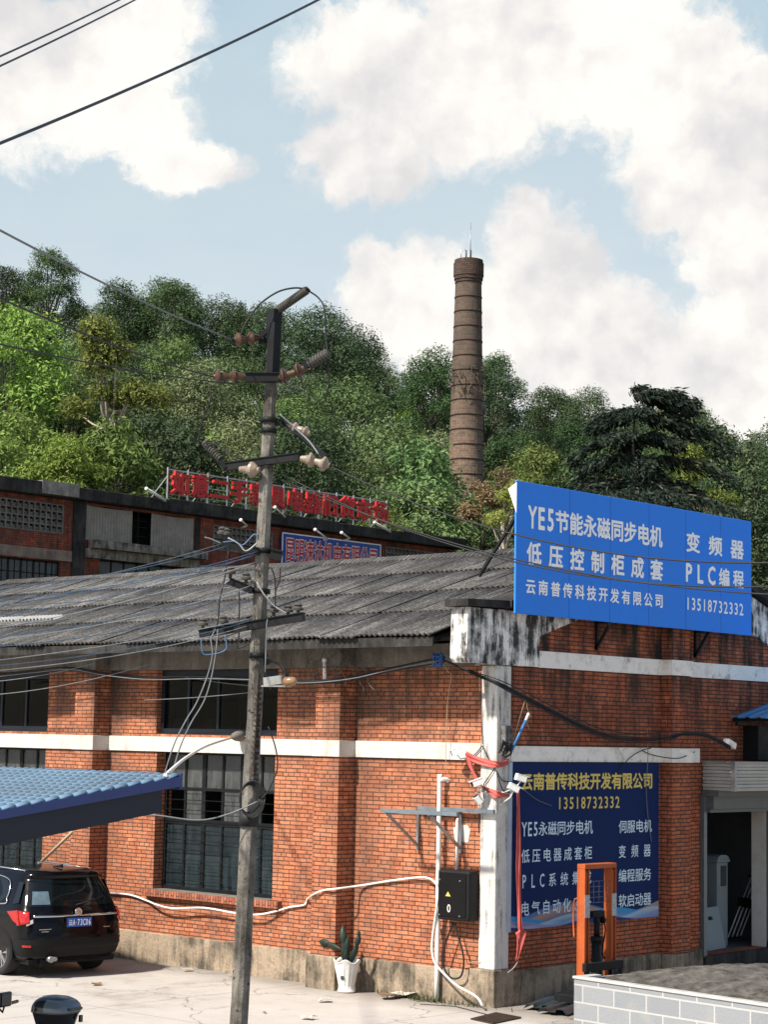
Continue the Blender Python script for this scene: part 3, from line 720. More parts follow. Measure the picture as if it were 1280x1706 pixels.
# blue company sign on the rear wall
BLUE2 = plain('deep_blue_panel', (.018, .06, .30), .45, 0, .4, .12, 1.5)
CREAM = plain('cream_letter', (.80, .70, .68), .5, 0, .3, .08)
bs = thing('company_sign', 'blue banner sign with red white-edged characters on the rear building', 'sign', (25.4, YB-.12, 9.2))
mb = MB(); mb.box(23.04, 27.84, YB-.16, YB-.08, 9.2, 10.36); o = mb.build('panel', BLUE2, bs); o.location = (-25.4, -YB+.12, -9.2)
mb = MB(); mb.box(23.02, 27.86, YB-.175, YB-.161, 10.33, 10.37); mb.box(23.02, 23.06, YB-.175, YB-.161, 9.2, 10.33); mb.box(27.82, 27.86, YB-.175, YB-.161, 9.2, 10.33); o = mb.build('edge_trim', WHITE_PVC, bs); o.location = (-25.4, -YB+.12, -9.2)
mb = MB(); write(mb, '昆明速达机电有限公司', 23.16, 27.72, 9.42, 10.22, YB-.162, depth=.006, bold=.062); o = mb.build('letter_outline', CREAM, bs, uvmap=False); o.location = (-25.4, -YB+.12, -9.2)
mb = MB(); write(mb, '昆明速达机电有限公司', 23.16, 27.72, 9.42, 10.22, YB-.170, depth=.006, bold=.016); o = mb.build('lettering', RED, bs, uvmap=False); o.location = (-25.4, -YB+.12, -9.2)

# ------------------------------------------------------------------ brick chimney
ch_m = brick_mat('chimney_brick', (.30, .185, .125), (.135, .095, .07), (.34, .29, .23), streak=.9, z_stain=(14, 21), dirt=.4, sootall=.72, soot=(.052, .045, .038), row=.12, width=.42)
CHX, CHY = 49.61, 41.50
chim = thing('brick_chimney', 'tall round brick chimney stack with iron bands before the wooded hill', 'chimney', (CHX, CHY, 0))
def rad(z): return .635+(25.6-z)*.0232
def lathe_uv(mb, prof, n, r_uv):
    b0 = len(mb.f); 
    for i in range(len(prof)-1):
        (z0, r0), (z1, r1) = prof[i], prof[i+1]
        for j in range(n):
            t0, t1 = 2*pi*j/n, 2*pi*(j+1)/n
            mb.face([(r0*cos(t0), r0*sin(t0), z0), (r0*cos(t1), r0*sin(t1), z0), (r1*cos(t1), r1*sin(t1), z1), (r1*cos(t0), r1*sin(t0), z1)], 0, True, [(t0*r_uv, z0), (t1*r_uv, z0), (t1*r_uv, z1), (t0*r_uv, z1)])
mb = MB(); lathe_uv(mb, [(z, rad(z)) for z in (0, 4, 8, 12, 14, 16, 18, 20, 22, 24, 25.6)], 32, 1.0); mb.build('shaft', ch_m, chim, fix=False)
cap_m = brick_mat('sooty_cap_brick', (.09, .06, .045), (.05, .035, .03), (.03, .025, .022), dirt=.5, row=.1, width=.3)
mb = MB(); lathe_uv(mb, [(25.6, .64), (25.6, .66), (25.75, .66), (25.75, .70), (25.9, .70), (25.92, .735), (26.55, .735), (26.56, .70), (26.72, .69), (26.74, .45), (26.3, .44)], 32, .8); mb.build('cap', cap_m, chim, fix=False)
for i in range(19):
    z = 12.6+i*.72; r = rad(z)
    mb = MB(); mb.lathe((0, 0, z), (.012*(-1)**i, .008, 1), [(0, r+.002), (.001, r+.022), (.065, r+.02), (.066, r)], 32); mb.build('iron_band', RUST, chim)
mb = MB(); mb.tube([(.05, -.05, 26.5), (.05, -.05, 28.6)], [.035, .016], 6); mb.build('lightning_rod', STEEL, chim)
WOODY = plain('twig', (.12, .095, .07), .9, 0, .1, .3)
mb = MB()
for (x, y) in ((-.26, .27), (-.05, .1)):
    mb.tube([(x, y, 26.6), (x, y, 27.25), (x+.16, y-.16, 27.25), (x+.16, y-.16, 26.6)], .022, 5)
mb.build('ladder_hoop', STEEL, chim)
mb = MB(); random.seed(12)
for k in range(26):
    t = random.uniform(2.4, 4.9); z = random.uniform(20.0, 21.4); r = rad(z)+.03; p = V((r*cos(t), r*sin(t), z))
    mb.tube(spline([p, p+V((cos(t)*.16, sin(t)*.16, random.uniform(-.1, .2))), p+V((cos(t)*random.uniform(.1, .3)+random.uniform(-.4, .4), sin(t)*.25-random.uniform(-.4, .4), random.uniform(-.7, .2)))], 4), [.02]*8+[.006], 4)
tag(mb.build('dry_creeper', WOODY, None, loc=(CHX, CHY, 0)), 'dark dry creeper twigs clinging to the chimney halfway up', 'creeper')
# ------------------------------------------------------------------ big blue billboard on the gable
BB = plain('billboard_blue', (.036, .225, .80), .6, 0, .15, .07, 1.2, .03)
WHITE_L = plain('white_letter', (.90, .90, .89), .6, 0, .2, .02)
def at_root(o, root):
    o.parent = root; o.location = tuple(-c for c in root.location); return o
bbd = thing('billboard', 'large blue billboard with white characters and phone number on the gable', 'billboard', (3.2, -.36, 5.6))
mb = MB(); mb.box(-.05, 6.41, -.36, -.33, 5.60, 7.53); at_root(mb.build('panel', BB, bbd, bevel=.006), bbd)
SEAM = plain('seam_blue', (.022, .12, .48), .5, 0, .3, .1)
for x in (1.25, 2.3, 3.35, 4.4, 5.45):
    mb = MB(); mb.box(x-.004, x+.004, -.3625, -.3602, 5.61, 7.52); at_root(mb.build('sheet_seam', SEAM, bbd), bbd)
for (t, x0, x1, z0, z1, sp, bd) in (('YE5节能永磁同步电机', .22, 3.72, 6.86, 7.19, None, .032), ('变频器', 4.40, 6.16, 6.86, 7.18, .42, .034), ('低压控制柜成套', .20, 3.74, 6.33, 6.66, .36, .034),
                               ('PLC编程', 4.37, 6.16, 6.37, 6.67, .34, .034), ('云南普传科技开发有限公司', .18, 3.75, 5.90, 6.12, .245, .03), ('13518732332', 4.38, 6.16, 5.92, 6.12, None, .02)):
    letters(t, x0, x1, z0, z1, -.3605, bd, sp, .62 if sp is None else .7, WHITE_L, bbd)
mb = MB(); mb.prism([(-.05, -.362, 7.50), (-.05, -.362, 7.06), (-.14, -.28, 7.40)], (.0, .004, 0)); at_root(mb.build('folded_corner', WHITE_L, bbd), bbd)
mb = MB()
for x in (2.42, 5.2):
    mb.bar((x, -.30, 5.62), (x, -.02, 5.20), .04); mb.bar((x, -.03, 5.66), (x, -.03, 5.18), .04); mb.bar((x, -.33, 5.615), (x, -.03, 5.615), .04)
for z in (5.9, 6.6, 7.3): mb.bar((0, -.31, z), (6.36, -.31, z), .04)
for x in (.3, 2.42, 5.2, 6.2): mb.bar((x, -.28, 5.62), (x, -.28, 7.48), .04); mb.bar((x, -.28, 7.3), (x, .6, 6.2), .04)
at_root(mb.build('frame', BLACK_STEEL, bbd), bbd)

# ------------------------------------------------------------------ navy sign beside the column
def navy():
    m, g, b = new_mat('navy_print'); setp(b, .7, 0, .08)
    uv = g.n('TexCoord').outputs['UV']; sp = g.n('SeparateXYZ'); g.put(sp.inputs[0], uv); x, z = sp.outputs[0], sp.outputs[1]
    c = g.mix(g.noise(uv, 1.2, 3, .5), (.007, .018, .075), (.011, .027, .105))
    # printed waves along the lower edge
    def wave(c, base, amp, fr, ph, wd, col, f0=1.):
        y = g.math('ADD', base, g.math('MULTIPLY', amp, g.math('SINE', g.math('ADD', g.math('MULTIPLY', x, fr), ph))))
        d = g.math('SUBTRACT', y, z)
        f = g.math('MULTIPLY', g.map(d, 0, .012), g.map(d, wd*.25, wd, f0, 0))
        return g.mix(f, c, col)
    c = wave(c, 1.30, .11, 2.0, -1.75, .36, (.10, .16, .34)); c = wave(c, 1.27, .10, 2.2, -2.3, .20, (.36, .24, .18), .9)
    c = wave(c, 1.20, .07, 2.4, 1.1, .22, (.05, .26, .50)); c = wave(c, 1.17, .06, 2.9, 2.6, .14, (.34, .46, .56), .8); c = wave(c, 1.14, .05, 3.2, .3, .12, (.26, .22, .42), .8)
    c = wave(c, 1.10, .05, 2.3, 2.2, .2, (.012, .05, .20))
    g.put(b.inputs['Base Color'], c); return m
GOLD = plain('gold_letter', (.70, .54, .14), .6, 0, .1, .08); PALEB = plain('pale_blue_letter', (.62, .75, .84), .6, 0, .1, .04)
nv = thing('wall_sign', 'dark navy sign with gold heading and pale blue characters on the gable wall', 'sign', (2.15, -.06, 1.05))
mb = MB(); mb.box(.31, 4.09, -.06, -.036, 1.06, 3.46); at_root(mb.build('panel', navy(), nv), nv)
mb = MB(); mb.box(.235, .309, -.062, -.036, 1.04, 3.465); at_root(mb.build('edge_strip', plain('pale_strip', (.38, .48, .58), .4, .2, .4, .1), nv), nv)
for (t, x0, x1, z0, z1, sp, m_, bd) in (('云南普传科技开发有限公司', .51, 3.92, 3.06, 3.31, None, GOLD, .034), ('13518732332', 1.38, 3.02, 2.77, 2.95, None, GOLD, .016),
        ('YE5永磁同步电机', .53, 2.30, 2.39, 2.60, None, PALEB, .01), ('伺服电机', 2.98, 3.89, 2.38, 2.58, None, PALEB, .01), ('低压电器成套柜', .53, 2.29, 2.01, 2.21, .205, PALEB, .01), ('变频器', 2.98, 3.86, 2.0, 2.2, .20, PALEB, .01),
        ('PLC系统集成', .55, 2.27, 1.645, 1.845, .20, PALEB, .01), ('编程服务', 2.98, 3.88, 1.63, 1.83, None, PALEB, .01), ('电气自动化设计', .53, 2.27, 1.25, 1.46, .21, PALEB, .01), ('软启动器', 2.98, 3.88, 1.25, 1.45, None, PALEB, .01)):
    letters(t, x0, x1, z0, z1, -.0605, bd, sp, .6, m_, nv)

# ------------------------------------------------------------------ corner: pipes, charger, bracket, cameras, ribbons
p = A(729, 1660, 0, -.13)
mb = MB(); mb.tube(spline([(-.13, .95, -.03), (-.13, .95, 3.0), (-.13, .95, 3.14), (-.11, .93, 3.19), (-.05, .90, 3.19), (-.0, .89, 3.17)], 5), .034, 10)
pp = tag(mb.build('drain_pipe', WHITE_PVC), 'tall white plastic pipe standing against the sunlit brick wall', 'pipe')
mb = MB(); mb.box(-.13, -.001, .905, .995, 1.0, 1.03); mb.box(-.13, -.001, .905, .995, 2.2, 2.23); mb.build('pipe_clip', STEEL, pp)
mb = MB(); mb.tube([(-.06, .66, 1.86), (-.06, .66, 2.60), (-.05, .66, 2.62), (-.02, .66, 2.62)], .023, 8)
tag(mb.build('conduit_pipe', WHITE_PVC), 'short thin white pipe rising from the black charger box', 'pipe')
mb = MB(); random.seed(4)
cpt = [(-.006, .62+.15*math.copysign(abs(cos(t))**.5, cos(t))*(1+.1*sin(5*t)), 2.42+.12*math.copysign(abs(sin(t))**.5, sin(t))*(1+.12*cos(3*t))) for t in [2*pi*i/18 for i in range(18)]]
mb.prism(cpt, (.005, 0, 0)); tag(mb.build('plaster_patch', WHITE_BAND), 'small white plaster patch behind the thin pipe', 'patch')
# wall charger
ec = thing('wall_charger', 'black wall mounted charger box with warning triangle and hanging cable loop', 'charger', (-.12, .60, 1.1))
mb = MB(); mb.box(-.26, -.03, .26, .85, 1.19, 1.90); at_root(mb.build('case', BLACK_STEEL, ec, bevel=.03), ec)
mb = MB(); mb.box(-.272, -.2605, .31, .81, 1.24, 1.86); at_root(mb.build('front_panel', plain('glossy_black', (.003, .003, .0035), .12, 0, .25, .2, 3, 0), ec, bevel=.012), ec)
mb = MB(); mb.prism([(-.2745, .69, 1.53), (-.2745, .59, 1.53), (-.2745, .64, 1.60)], (.001, 0, 0)); at_root(mb.build('warning_mark', plain('yellow_mark', (.55, .50, .10), .5), ec), ec)
mb = MB()
for i in range(14):
    a0, a1 = 2*pi*i/14, 2*pi*(i+1)/14; mb.bar((-.2745, .62+.024*cos(a0), 1.36+.05*sin(a0)), (-.2745, .62+.024*cos(a1), 1.36+.05*sin(a1)), .012, .004, (1, 0, 0))
mb.box(-.2755, -.2725, .605, .635, 1.40, 1.412)
at_root(mb.build('round_mark', WHITE_PVC, ec), ec)
mb = MB()
for y in (.42, .80):
    for z in (1.26, 1.76): mb.lathe((-.2725, y, z), (-1, 0, 0), [(0, .012), (.006, .010)], 8)
at_root(mb.build('screw', STEEL, ec), ec)
mb = MB(); lp = [(-.16, .63, 1.15), (-.17, .70, .98), (-.17, .80, .72), (-.16, .80, .52), (-.15, .70, .39), (-.15, .58, .36), (-.15, .47, .42), (-.16, .42, .60), (-.16, .46, .80), (-.16, .55, 1.0), (-.16, .59, 1.15)]
mb.tube(spline(lp, 5), .014, 7); at_root(mb.build('cable_loop', BLACK_RUBBER, ec), ec)
# galvanised air conditioner bracket
br = thing('bracket_frame', 'galvanised steel bracket frame with diagonal struts on the sunlit wall', 'bracket', (-.3, 1.2, 2.75))
RAIL = plain('rail_steel', (.20, .25, .28), .4, .5, .5, .2)
aL = A(636, 1341, 0, -.75); aR = A(763, 1350, 0, -.75); bL = A(698, 1332, 0, -.10); bR = A(824, 1337, 0, -.10)
for q in (aL, aR): q.z = 2.73
for q in (bL, bR): q.z = 2.76
for (a, b2) in ((aL, aR), (bL, bR)):
    mb = MB(); mb.bar(a, b2, .05, .055); at_root(mb.build('rail', RAIL, br), br)
for f in (.05, .62):
    a = aL.lerp(aR, f); b2 = V((-.005, a.y-.0, 2.74)); c = V((-.03, a.y-.02, 2.20))
    mb = MB(); mb.bar(a-V((0, 0, .03)), b2-V((0, 0, .03)), .04); at_root(mb.build('arm', RAIL, br), br)
    mb = MB(); mb.bar(a-V((-.05, 0, .05)), c, .035); at_root(mb.build('strut', STEEL, br), br)
    mb = MB(); mb.bar(c-V((0, 0, .06)), V((-.03, c.y, 2.71)), .04); at_root(mb.build('wall_post', STEEL, br), br)
# cameras
CAMW = plain('camera_white', (.72, .71, .68), .35, 0, .5, .06)
def cctv(px, py, ax, v, aim, lab, mount, l=.16):
    p = A(px, py, ax, v); t = thing('security_camera', lab, 'camera', p, 0, 'security cameras on the corner column')
    d = V(aim).normalized(); q = d.to_track_quat('Y', 'Z').to_matrix().to_4x4()
    mb = MB(); mb.M = q; mb.box(-.045, .045, -l/2, l/2, -.045, .04); mb.box(-.05, .05, -l/2, l/2+.04, .0405, .05); mb.build('housing', CAMW, t, bevel=.012)
    mb = MB(); mb.M = q; mb.lathe((0, l/2+.001, 0), (0, 1, 0), [(0, .038), (.012, .034), (.013, .0)], 12); mb.build('lens', BLACK_RUBBER, t)
    m2 = V(mount)-p
    mb = MB(); mb.tube([V((0, 0, -.04)), V((0, 0, -.08))+m2*.25, m2], .010, 6); mb.lathe(m2, m2*-1, [(0, .03), (.02, .03), (.022, 0)], 10); mb.build('arm', CAMW, t)
cctv(762, 1252, 0, -.22, (-.6, .75, -.30), 'white security camera under the band left of the column, pink ribbon tied to it', (-.02, .48, 3.52))
cctv(796, 1303, 0, -.24, (-.75, .55, -.35), 'white security camera on the column front below the pink ribbon', (-.036, .12, 3.0))
cctv(797, 1332, 0, -.15, (-.5, .3, .75), 'small white security camera tilted upward just above the bracket rail', (-.036, .20, 2.76), .12)
cctv(868, 1296, 1, -.36, (.85, -.45, -.28), 'white security camera overlapping the first gold character of the navy sign', (.10, -.04, 3.02))
cctv(856, 1312, 1, -.30, (.75, -.5, -.45), 'white security camera with long arm at the left edge of the navy sign', (.06, -.04, 2.86))
# ribbons
RIB = plain('faded_red_ribbon', (.52, .10, .085), .6, 0, .3, .25, 5, .1)
def ribbon(pts, w, lab, up=(0, 0, 1), tw=0):
    pts = spline(pts, 6); n = len(pts)-1; mb = MB()
    def fn(u, v):
        i = min(int(u*n), n-1); p = pts[i].lerp(pts[i+1], u*n-i); ww = w(u) if callable(w) else w
        a = V(up)*cos(tw*u)+V((.4, -.6, .2))*sin(tw*u)
        return p+a*(ww*(v-.5))+V((-.012*sin(v*11+u*4), -.012*sin(v*9+u*7), 0))
    mb.grid(fn, n, 6)
    o = mb.build('ribbon', RIB, fix=False); tag(o, lab, 'ribbon', 'pink ribbons on the corner column'); s = o.modifiers.new('cloth', 'SOLIDIFY'); s.thickness = .004
R = lambda x, y, ax, v: A(x, y, ax, v)
ribbon([R(776, 1258, 0, -.16), R(790, 1264, 0, -.10), R(810, 1270, 0, -.065), R(826, 1273, 0, -.075), R(836, 1273, 1, -.075), R(848, 1268, 1, -.06)], lambda u: .12-.05*u, 'wide pink ribbon wound across the column below the white band')
ribbon([R(779, 1262, 0, -.17), R(786, 1280, 0, -.16), R(797, 1304, 0, -.14)], .07, 'short pink ribbon hanging down from the upper camera', up=(0, 1, .2))
ribbon([R(803, 1310, 0, -.12), R(820, 1320, 0, -.08), R(830, 1324, 1, -.09), R(848, 1324, 1, -.12)], lambda u: .02+.09*sin(pi*u), 'sagging pink ribbon crossing the column below the cameras')
ribbon([R(863, 1318, 1, -.16), R(864, 1360, 1, -.14), R(865, 1420, 1, -.13), R(865, 1455, 1, -.14), R(866, 1500, 1, -.13), R(867, 1540, 1, -.14), R(869, 1560, 1, -.15), R(861, 1600, 1, -.15)], lambda u: (.045+.05*sin(u*5)**2) if u < .8 else .17*(1-u)/.2+.02, 'long faded red ribbon hanging down the left edge of the navy sign', up=(.9, -.2, 0), tw=.5)
# meter box and broken plate at the column
mb = MB(); p = A(840, 1218, 1, -.10); mb.box(.05, .22, -.13, -.04, 3.62, 3.99); tag(mb.build('meter_box', concrete_mat('dark_box', (.20, .20, .19), (.03, .03, .03), .4, .6, 6), bevel=.01), 'small dark weathered meter box on the right face of the column', 'meter box')
mb = MB(); random.seed(9)
for k in range(9):
    a = A(842+random.uniform(-6, 6), 1245+random.uniform(-12, 6), 1, -.12); mb.tube(spline([a, a+V((random.uniform(-.1, .1), -.05, random.uniform(-.14, .05))), a+V((random.uniform(-.12, .12), -.02, random.uniform(-.2, .0)))], 5), .014, 5)
tag(mb.build('cable_knot', BLACK_RUBBER), 'tangled black cable knot on the column below the meter box', 'cable')
cable('tube', [A(876, 1200, 1, -.25), A(863, 1228, 1, -.22), A(852, 1252, 1, -.12)], .020, plain('bright_blue_tube', (.05, .20, .46), .4), 'short bright blue tube hanging beside the column', 'tube', None, 7)
cable('tube', [A(881, 1188, 1, -.26), A(876, 1200, 1, -.25)], .02, WHITE_PVC, 'white end piece on top of the bright blue tube', 'tube', None, 7)
TAN = plain('tan_cord', (.40, .30, .18), .7)
cable('cord', [A(877, 1160, 1, -.25), A(868, 1190, 1, -.2), A(856, 1230, 1, -.12), A(851, 1262, 1, -.1)], .006, TAN, 'thin tan cord hanging from the cable bundle right of the column', 'cord')
cable('cord', spline([A(878, 1158, 1, -.25), A(879, 1180, 1, -.25), A(884, 1192, 1, -.25), A(878, 1200, 1, -.24), A(882, 1215, 1, -.22)], 5), .006, TAN, 'looped tan cord beside the blue tube', 'cord')
cable('cord', spline([A(731, 1093, 0, -.5), A(746, 1118, 0, -.4), A(752, 1125, 0, -.3), A(746, 1170, 0, -.2), A(744, 1235, 0, -.12), A(743, 1290, 0, -.1)], 5), .006, TAN, 'thin tan cord hanging from the blue knot over the bricks', 'cord')

# ------------------------------------------------------------------ shutter box, door, awning
BOXM = plain('ribbed_box_metal', (.44, .43, .39), .5, .15, .4, .2, 2, .1)
sbx = thing('shutter_box', 'pale ribbed metal shutter box above the workshop door', 'shutter box', (6.6, -.3, 3.0))
mb = MB(); z = 3.04
zs = [3.02+.056*i for i in range(9)]
for i in range(8):
    o_ = .018 if i % 2 else 0
    mb.box(5.42+.018-o_, 9.0, -.62-o_, -.02, zs[i]+.002, zs[i+1]-.002)
at_root(mb.build('case', BOXM, sbx, bevel=.006), sbx)
mb = MB(); mb.box(5.39, 9.0, -.66, -.02, 3.466, 3.50); mb.box(5.385, 5.44, -.665, -.60, 3.02, 3.465); at_root(mb.build('lid', STEEL, sbx), sbx)
mb = MB(); mb.box(5.41, 9.0, -.34, -.02, 2.93, 3.018); mb.box(5.45, 9.0, -.22, -.02, 2.72, 2.928); mb.box(5.45, 9.0, -.16, -.02, 2.66, 2.715); at_root(mb.build('shutter_roll', plain('grey_shutter', (.13, .14, .14), .5, .3, .4, .2), sbx), sbx)
FRM = plain('grey_frame_steel', (.16, .18, .19), .45, .4, .4, .15)
for xa, xb in ((5.38, 5.47), (7.44, 7.47)):
    mb = MB(); mb.box(xa, xb, -.08, -.004, .33, 2.93); mb.build('door_jamb', FRM, shop)
mb = MB(); mb.box(7.425, 7.438, -.012, .27, .362, 2.93); mb.box(7.471, 7.9, -.03, -.003, .36, 2.95); mb.build('door_pillar', WHITE_BAND, shop)
AWB = plain('awning_blue', (.06, .26, .55), .35, .2, .5, .1)
aw = thing('awning', 'blue corrugated canopy beside the door at the right edge', 'awning', (7.3, -1.5, 3.9))
AW0 = A(1217, 1196, 1, -.06); AW1 = A(1283, 1171, 1, -.06); AWS = (AW1.z-AW0.z)/(AW1.x-AW0.x)
mb = MB()
def awf(u, v):
    y = -.06-3.2*v; return (AW0.x+2.4*u, y, AW0.z+AWS*2.4*u+.022*max(0, sin(2*pi*y/.22))**.5)
mb.grid(awf, 2, 230, smooth=False); o = at_root(mb.build('sheet', AWB, aw, fix=False), aw); sd0 = o.modifiers.new('t', 'SOLIDIFY'); sd0.thickness = .008
for x in (.12, 2.2):
    mb = MB(); mb.bar((AW0.x+x, -.05, AW0.z+AWS*x-.05), (AW0.x+x, -3.2, AW0.z+AWS*x-.05), .05); at_root(mb.build('purlin', BLACK_STEEL, aw), aw)
for y in (-.12, -3.1):
    mb = MB(); mb.bar((AW0.x+.1, y, AW0.z-.09), (AW0.x+2.3, y, AW0.z+AWS*2.2-.09), .05); at_root(mb.build('rafter', BLACK_STEEL, aw), aw)
mb = MB(); mb.tube([(AW0.x+2.25, -3.1, 0), (AW0.x+2.25, -3.1, AW0.z+AWS*2.2-.1)], .04, 8); at_root(mb.build('post', BLACK_STEEL, aw), aw)
mb = MB(); mb.box(AW0.x+.5, 9.0, -.30, -.005, 3.52, AW0.z-.12); at_root(mb.build('shade_block', BLACK_STEEL, aw), aw)  # black box standing in for the dark shade under the canopy
mb = MB(); p = A(1216, 1240, 1, -.5); mb.M = Matrix.Translation(p) @ Matrix.Rotation(.35, 4, 'Y'); mb.box(-.12, .12, -.06, .06, -.04, .06); mb.box(-.10, .0, -.08, -.061, -.02, .05); tag(mb.build('lamp_box', WHITE_PVC, bevel=.01), 'small white lamp box on top of the shutter box', 'lamp')
# room contents
GREYP = plain('grey_painted_board', (.20, .235, .25), .5, 0, .4, .08)
mb = MB(); mb.M = Matrix.Translation((A(1178, 1560, 1, .35).x, .35, .345)) @ Matrix.Rotation(-.20, 4, 'X') @ Matrix.Rotation(-.03, 4, 'Y')
wall_grid(mb, 1, -.015, .015, 0, .58, 0, .70, [(.20, .34, .49, .55)])
tag(mb.build('cover_board', GREYP, fix=False), 'pale grey board with a hand slot leaning in the doorway', 'board')
cb = thing('cabinet', 'narrow pale grey cabinet with arched top inside the doorway', 'cabinet', (A(1190, 1500, 1, .75).x, .75, .345))
mb = MB(); mb.box(-.17, .17, -.17, .17, 0, 1.42); mb.box(-.20, .20, -.2, .2, 1.421, 1.47); mb.prism([(-.19, -.19, 1.47), (.19, -.19, 1.47), (.15, -.19, 1.52), (.08, -.19, 1.545), (-.08, -.19, 1.545), (-.15, -.19, 1.52)], (0, .38, 0)); mb.build('case', GREYP, cb, bevel=.01)
mb = MB(); mb.box(-.06, .11, -.182, -.171, 1.02, 1.36); mb.build('dark_window', DARK_ROOM, cb)
bm_ = thing('steel_rack', 'leaning rack of shiny metal rods with black clamp in the doorway', 'rack', (A(1228, 1500, 1, .95).x, .95, .345))
CHR = plain('bright_rod', (.66, .68, .68), .3, .1, .5, .1)
mb = MB(); dv = V((.78, .0, 1.0)).normalized()
for i in range(4): mb.tube([V((-.45+.13*i+.02*(i > 1), -.1, .1)), V((-.45+.13*i, -.1, .1))+dv*1.75], .013, 6)
mb.build('rod', CHR, bm_)
mb = MB(); o0 = V((-.52, -.1, .1))
for t, k in ((.75, .16), (1.3, .03), (1.75, .03)): mb.bar(o0+dv*t, o0+dv*t+V((.58, 0, -.10)), .10, k)
mb.build('clamp', BLACK_STEEL, bm_)
qx = A(1256, 1560, 1, .6).x
mb = MB(); mb.tube([(qx, .6, .345), (qx+.35, .75, 2.2)], .02, 6); tag(mb.build('steel_rod', STEEL), 'longer thin steel rod leaning at the right side of the doorway', 'rod')
mb = MB(); mb.tube([(qx+.1, .6, .345), (qx+.42, .75, 2.0)], .02, 6); tag(mb.build('steel_rod', STEEL), 'shorter thin steel rod leaning nearest the right door pillar', 'rod')
mb = MB(); mb.box(7.3, 7.9, 1.05, 1.35, .342, .46); mb.box(7.6, 8.3, 1.5, 1.9, .342, .8); mb.build('inner_plinth', DARK_ROOM, shop)
mb = MB(); qx = A(1177, 1450, 1, 2.15).x; mb.box(qx, qx+.03, 2.13, 2.19, .342, 2.6); mb.box(qx+.95, qx+.98, 2.13, 2.19, .342, 2.6); mb.box(qx+.03, qx+.95, 2.14, 2.18, 2.5, 2.54); mb.box(qx+.03, qx+.95, 2.14, 2.18, 2.3, 2.33); mb.box(qx+.03, qx+.95, 2.17, 2.19, .36, 2.29, 1)
tag(mb.build('inner_door', [STEEL, DARK_ROOM]), 'dark inner door with thin steel frame behind the cabinet', 'door')

# ------------------------------------------------------------------ orange manual stacker
ORG = plain('orange_paint', (.42, .09, .022), .5, 0, .3, .18, 4, .06)
sk = thing('pallet_stacker', 'orange manual stacker with tall mast in front of the navy sign', 'stacker', (1.0, -1.08, 0))
for x in (-.30, .30):
    mb = MB(); s_ = 1 if x < 0 else -1
    mb.box(x-.055, x+.055, .05, .075, .12, 1.98); mb.box(x-.055, x-.038, -.07, .049, .12, 1.98); mb.box(x+.038, x+.055, -.07, .049, .12, 1.98); mb.box(x-.016, x+.016, -.05, .0495, .2, 1.95)
    mb.build('mast_rail', ORG, sk, bevel=.006)
mb = MB(); mb.box(-.355, .355, -.071, .076, 1.981, 2.05); mb.build('cross_beam', ORG, sk, bevel=.008)
mb = MB(); mb.box(-.44, .40, -.17, -.10, .56, .68); mb.box(-.44, .40, -.17, -.10, .30, .38)
for x in (-.38, -.18, .16, .36): mb.box(x-.03, x+.03, -.165, -.105, .381, .559)
mb.build('fork_carriage', BLACK_STEEL, sk, bevel=.008)
for x in (-.24, .20):
    mb = MB(); mb.box(x-.07, x+.07, -1.15, -.171, .10, .15); mb.box(x-.07, x+.07, -.20, -.171, .151, .56); mb.build('fork', BLACK_STEEL, sk, bevel=.01)
mb = MB(); mb.tube([(0, .0, .14), (0, .0, .95)], .075, 12); mb.tube([(0, .0, .95), (0, 0, 1.02)], .09, 12); mb.tube([(0, 0, 1.02), (0, 0, 1.30)], .045, 10); mb.build('lift_cylinder', BLACK_STEEL, sk)
mb = MB(); mb.box(-.13, .13, -.04, .04, 1.29, 1.38); mb.lathe((-.09, -.05, 1.25), (1, 0, 0), [(0, .05), (.03, .05)], 12); mb.lathe((.06, -.05, 1.25), (1, 0, 0), [(0, .05), (.03, .05)], 12); mb.tube(spline([(-.12, 0, 1.33), (-.2, 0, 1.15), (-.16, .02, .9)], 5), .012, 6); mb.tube(spline([(.12, 0, 1.33), (.19, 0, 1.1), (.14, .02, .8), (.2, .02, .7)], 5), .012, 6); mb.build('chain_head', BLACK_STEEL, sk)
mb = MB(); mb.tube(spline([(.40, .12, 1.53), (.46, .22, 1.45), (.48, .25, 1.2), (.44, .22, .98), (.36, .12, .95)], 5), .014, 7); mb.tube(spline([(-.28, .12, 1.56), (-.24, .22, 1.50), (-.22, .25, 1.2), (-.26, .2, 1.0)], 5), .014, 7); mb.build('handle', ORG, sk)
for x in (-.365, .235):
    mb = MB(); mb.box(x, x+.05, -.0835, -.0805, 1.30, 1.62) if False else mb.box(x+.012, x+.118, -.0742, -.0712, 1.30, 1.62); mb.build('sticker', plain('grey_sticker', (.42, .44, .45), .5, 0, .3, .3, 30, 0), sk)
mb = MB()
for x in (-.22, -.10, .02, .14, .22): mb.tube([(x, -.02, 1.5), (x, -.02, 1.80)], .003, 4)
for k in range(5): mb.tube([(-.23, -.02, 1.5+k*.075), (.23, -.02, 1.5+k*.075)], .003, 4)
mb.build('guard_mesh', STEEL, sk)
mb = MB(); mb.box(-.34, .34, .05, .5, .08, .2)
for x in (-.3, .3): mb.box(x-.05, x+.05, -1.1, .05, .04, .095)
mb.build('base_frame', BLACK_STEEL, sk, bevel=.01)
for (x, y) in ((-.3, .45), (.3, .45), (-.3, -1.05), (.3, -1.05)):
    mb = MB(); mb.lathe((x-.03, y, .065), (1, 0, 0), [(0, .05), (.005, .065), (.055, .065), (.06, .05)], 14); mb.build('wheel', BLACK_RUBBER, sk)
sk.rotation_euler.z = radians(-4)

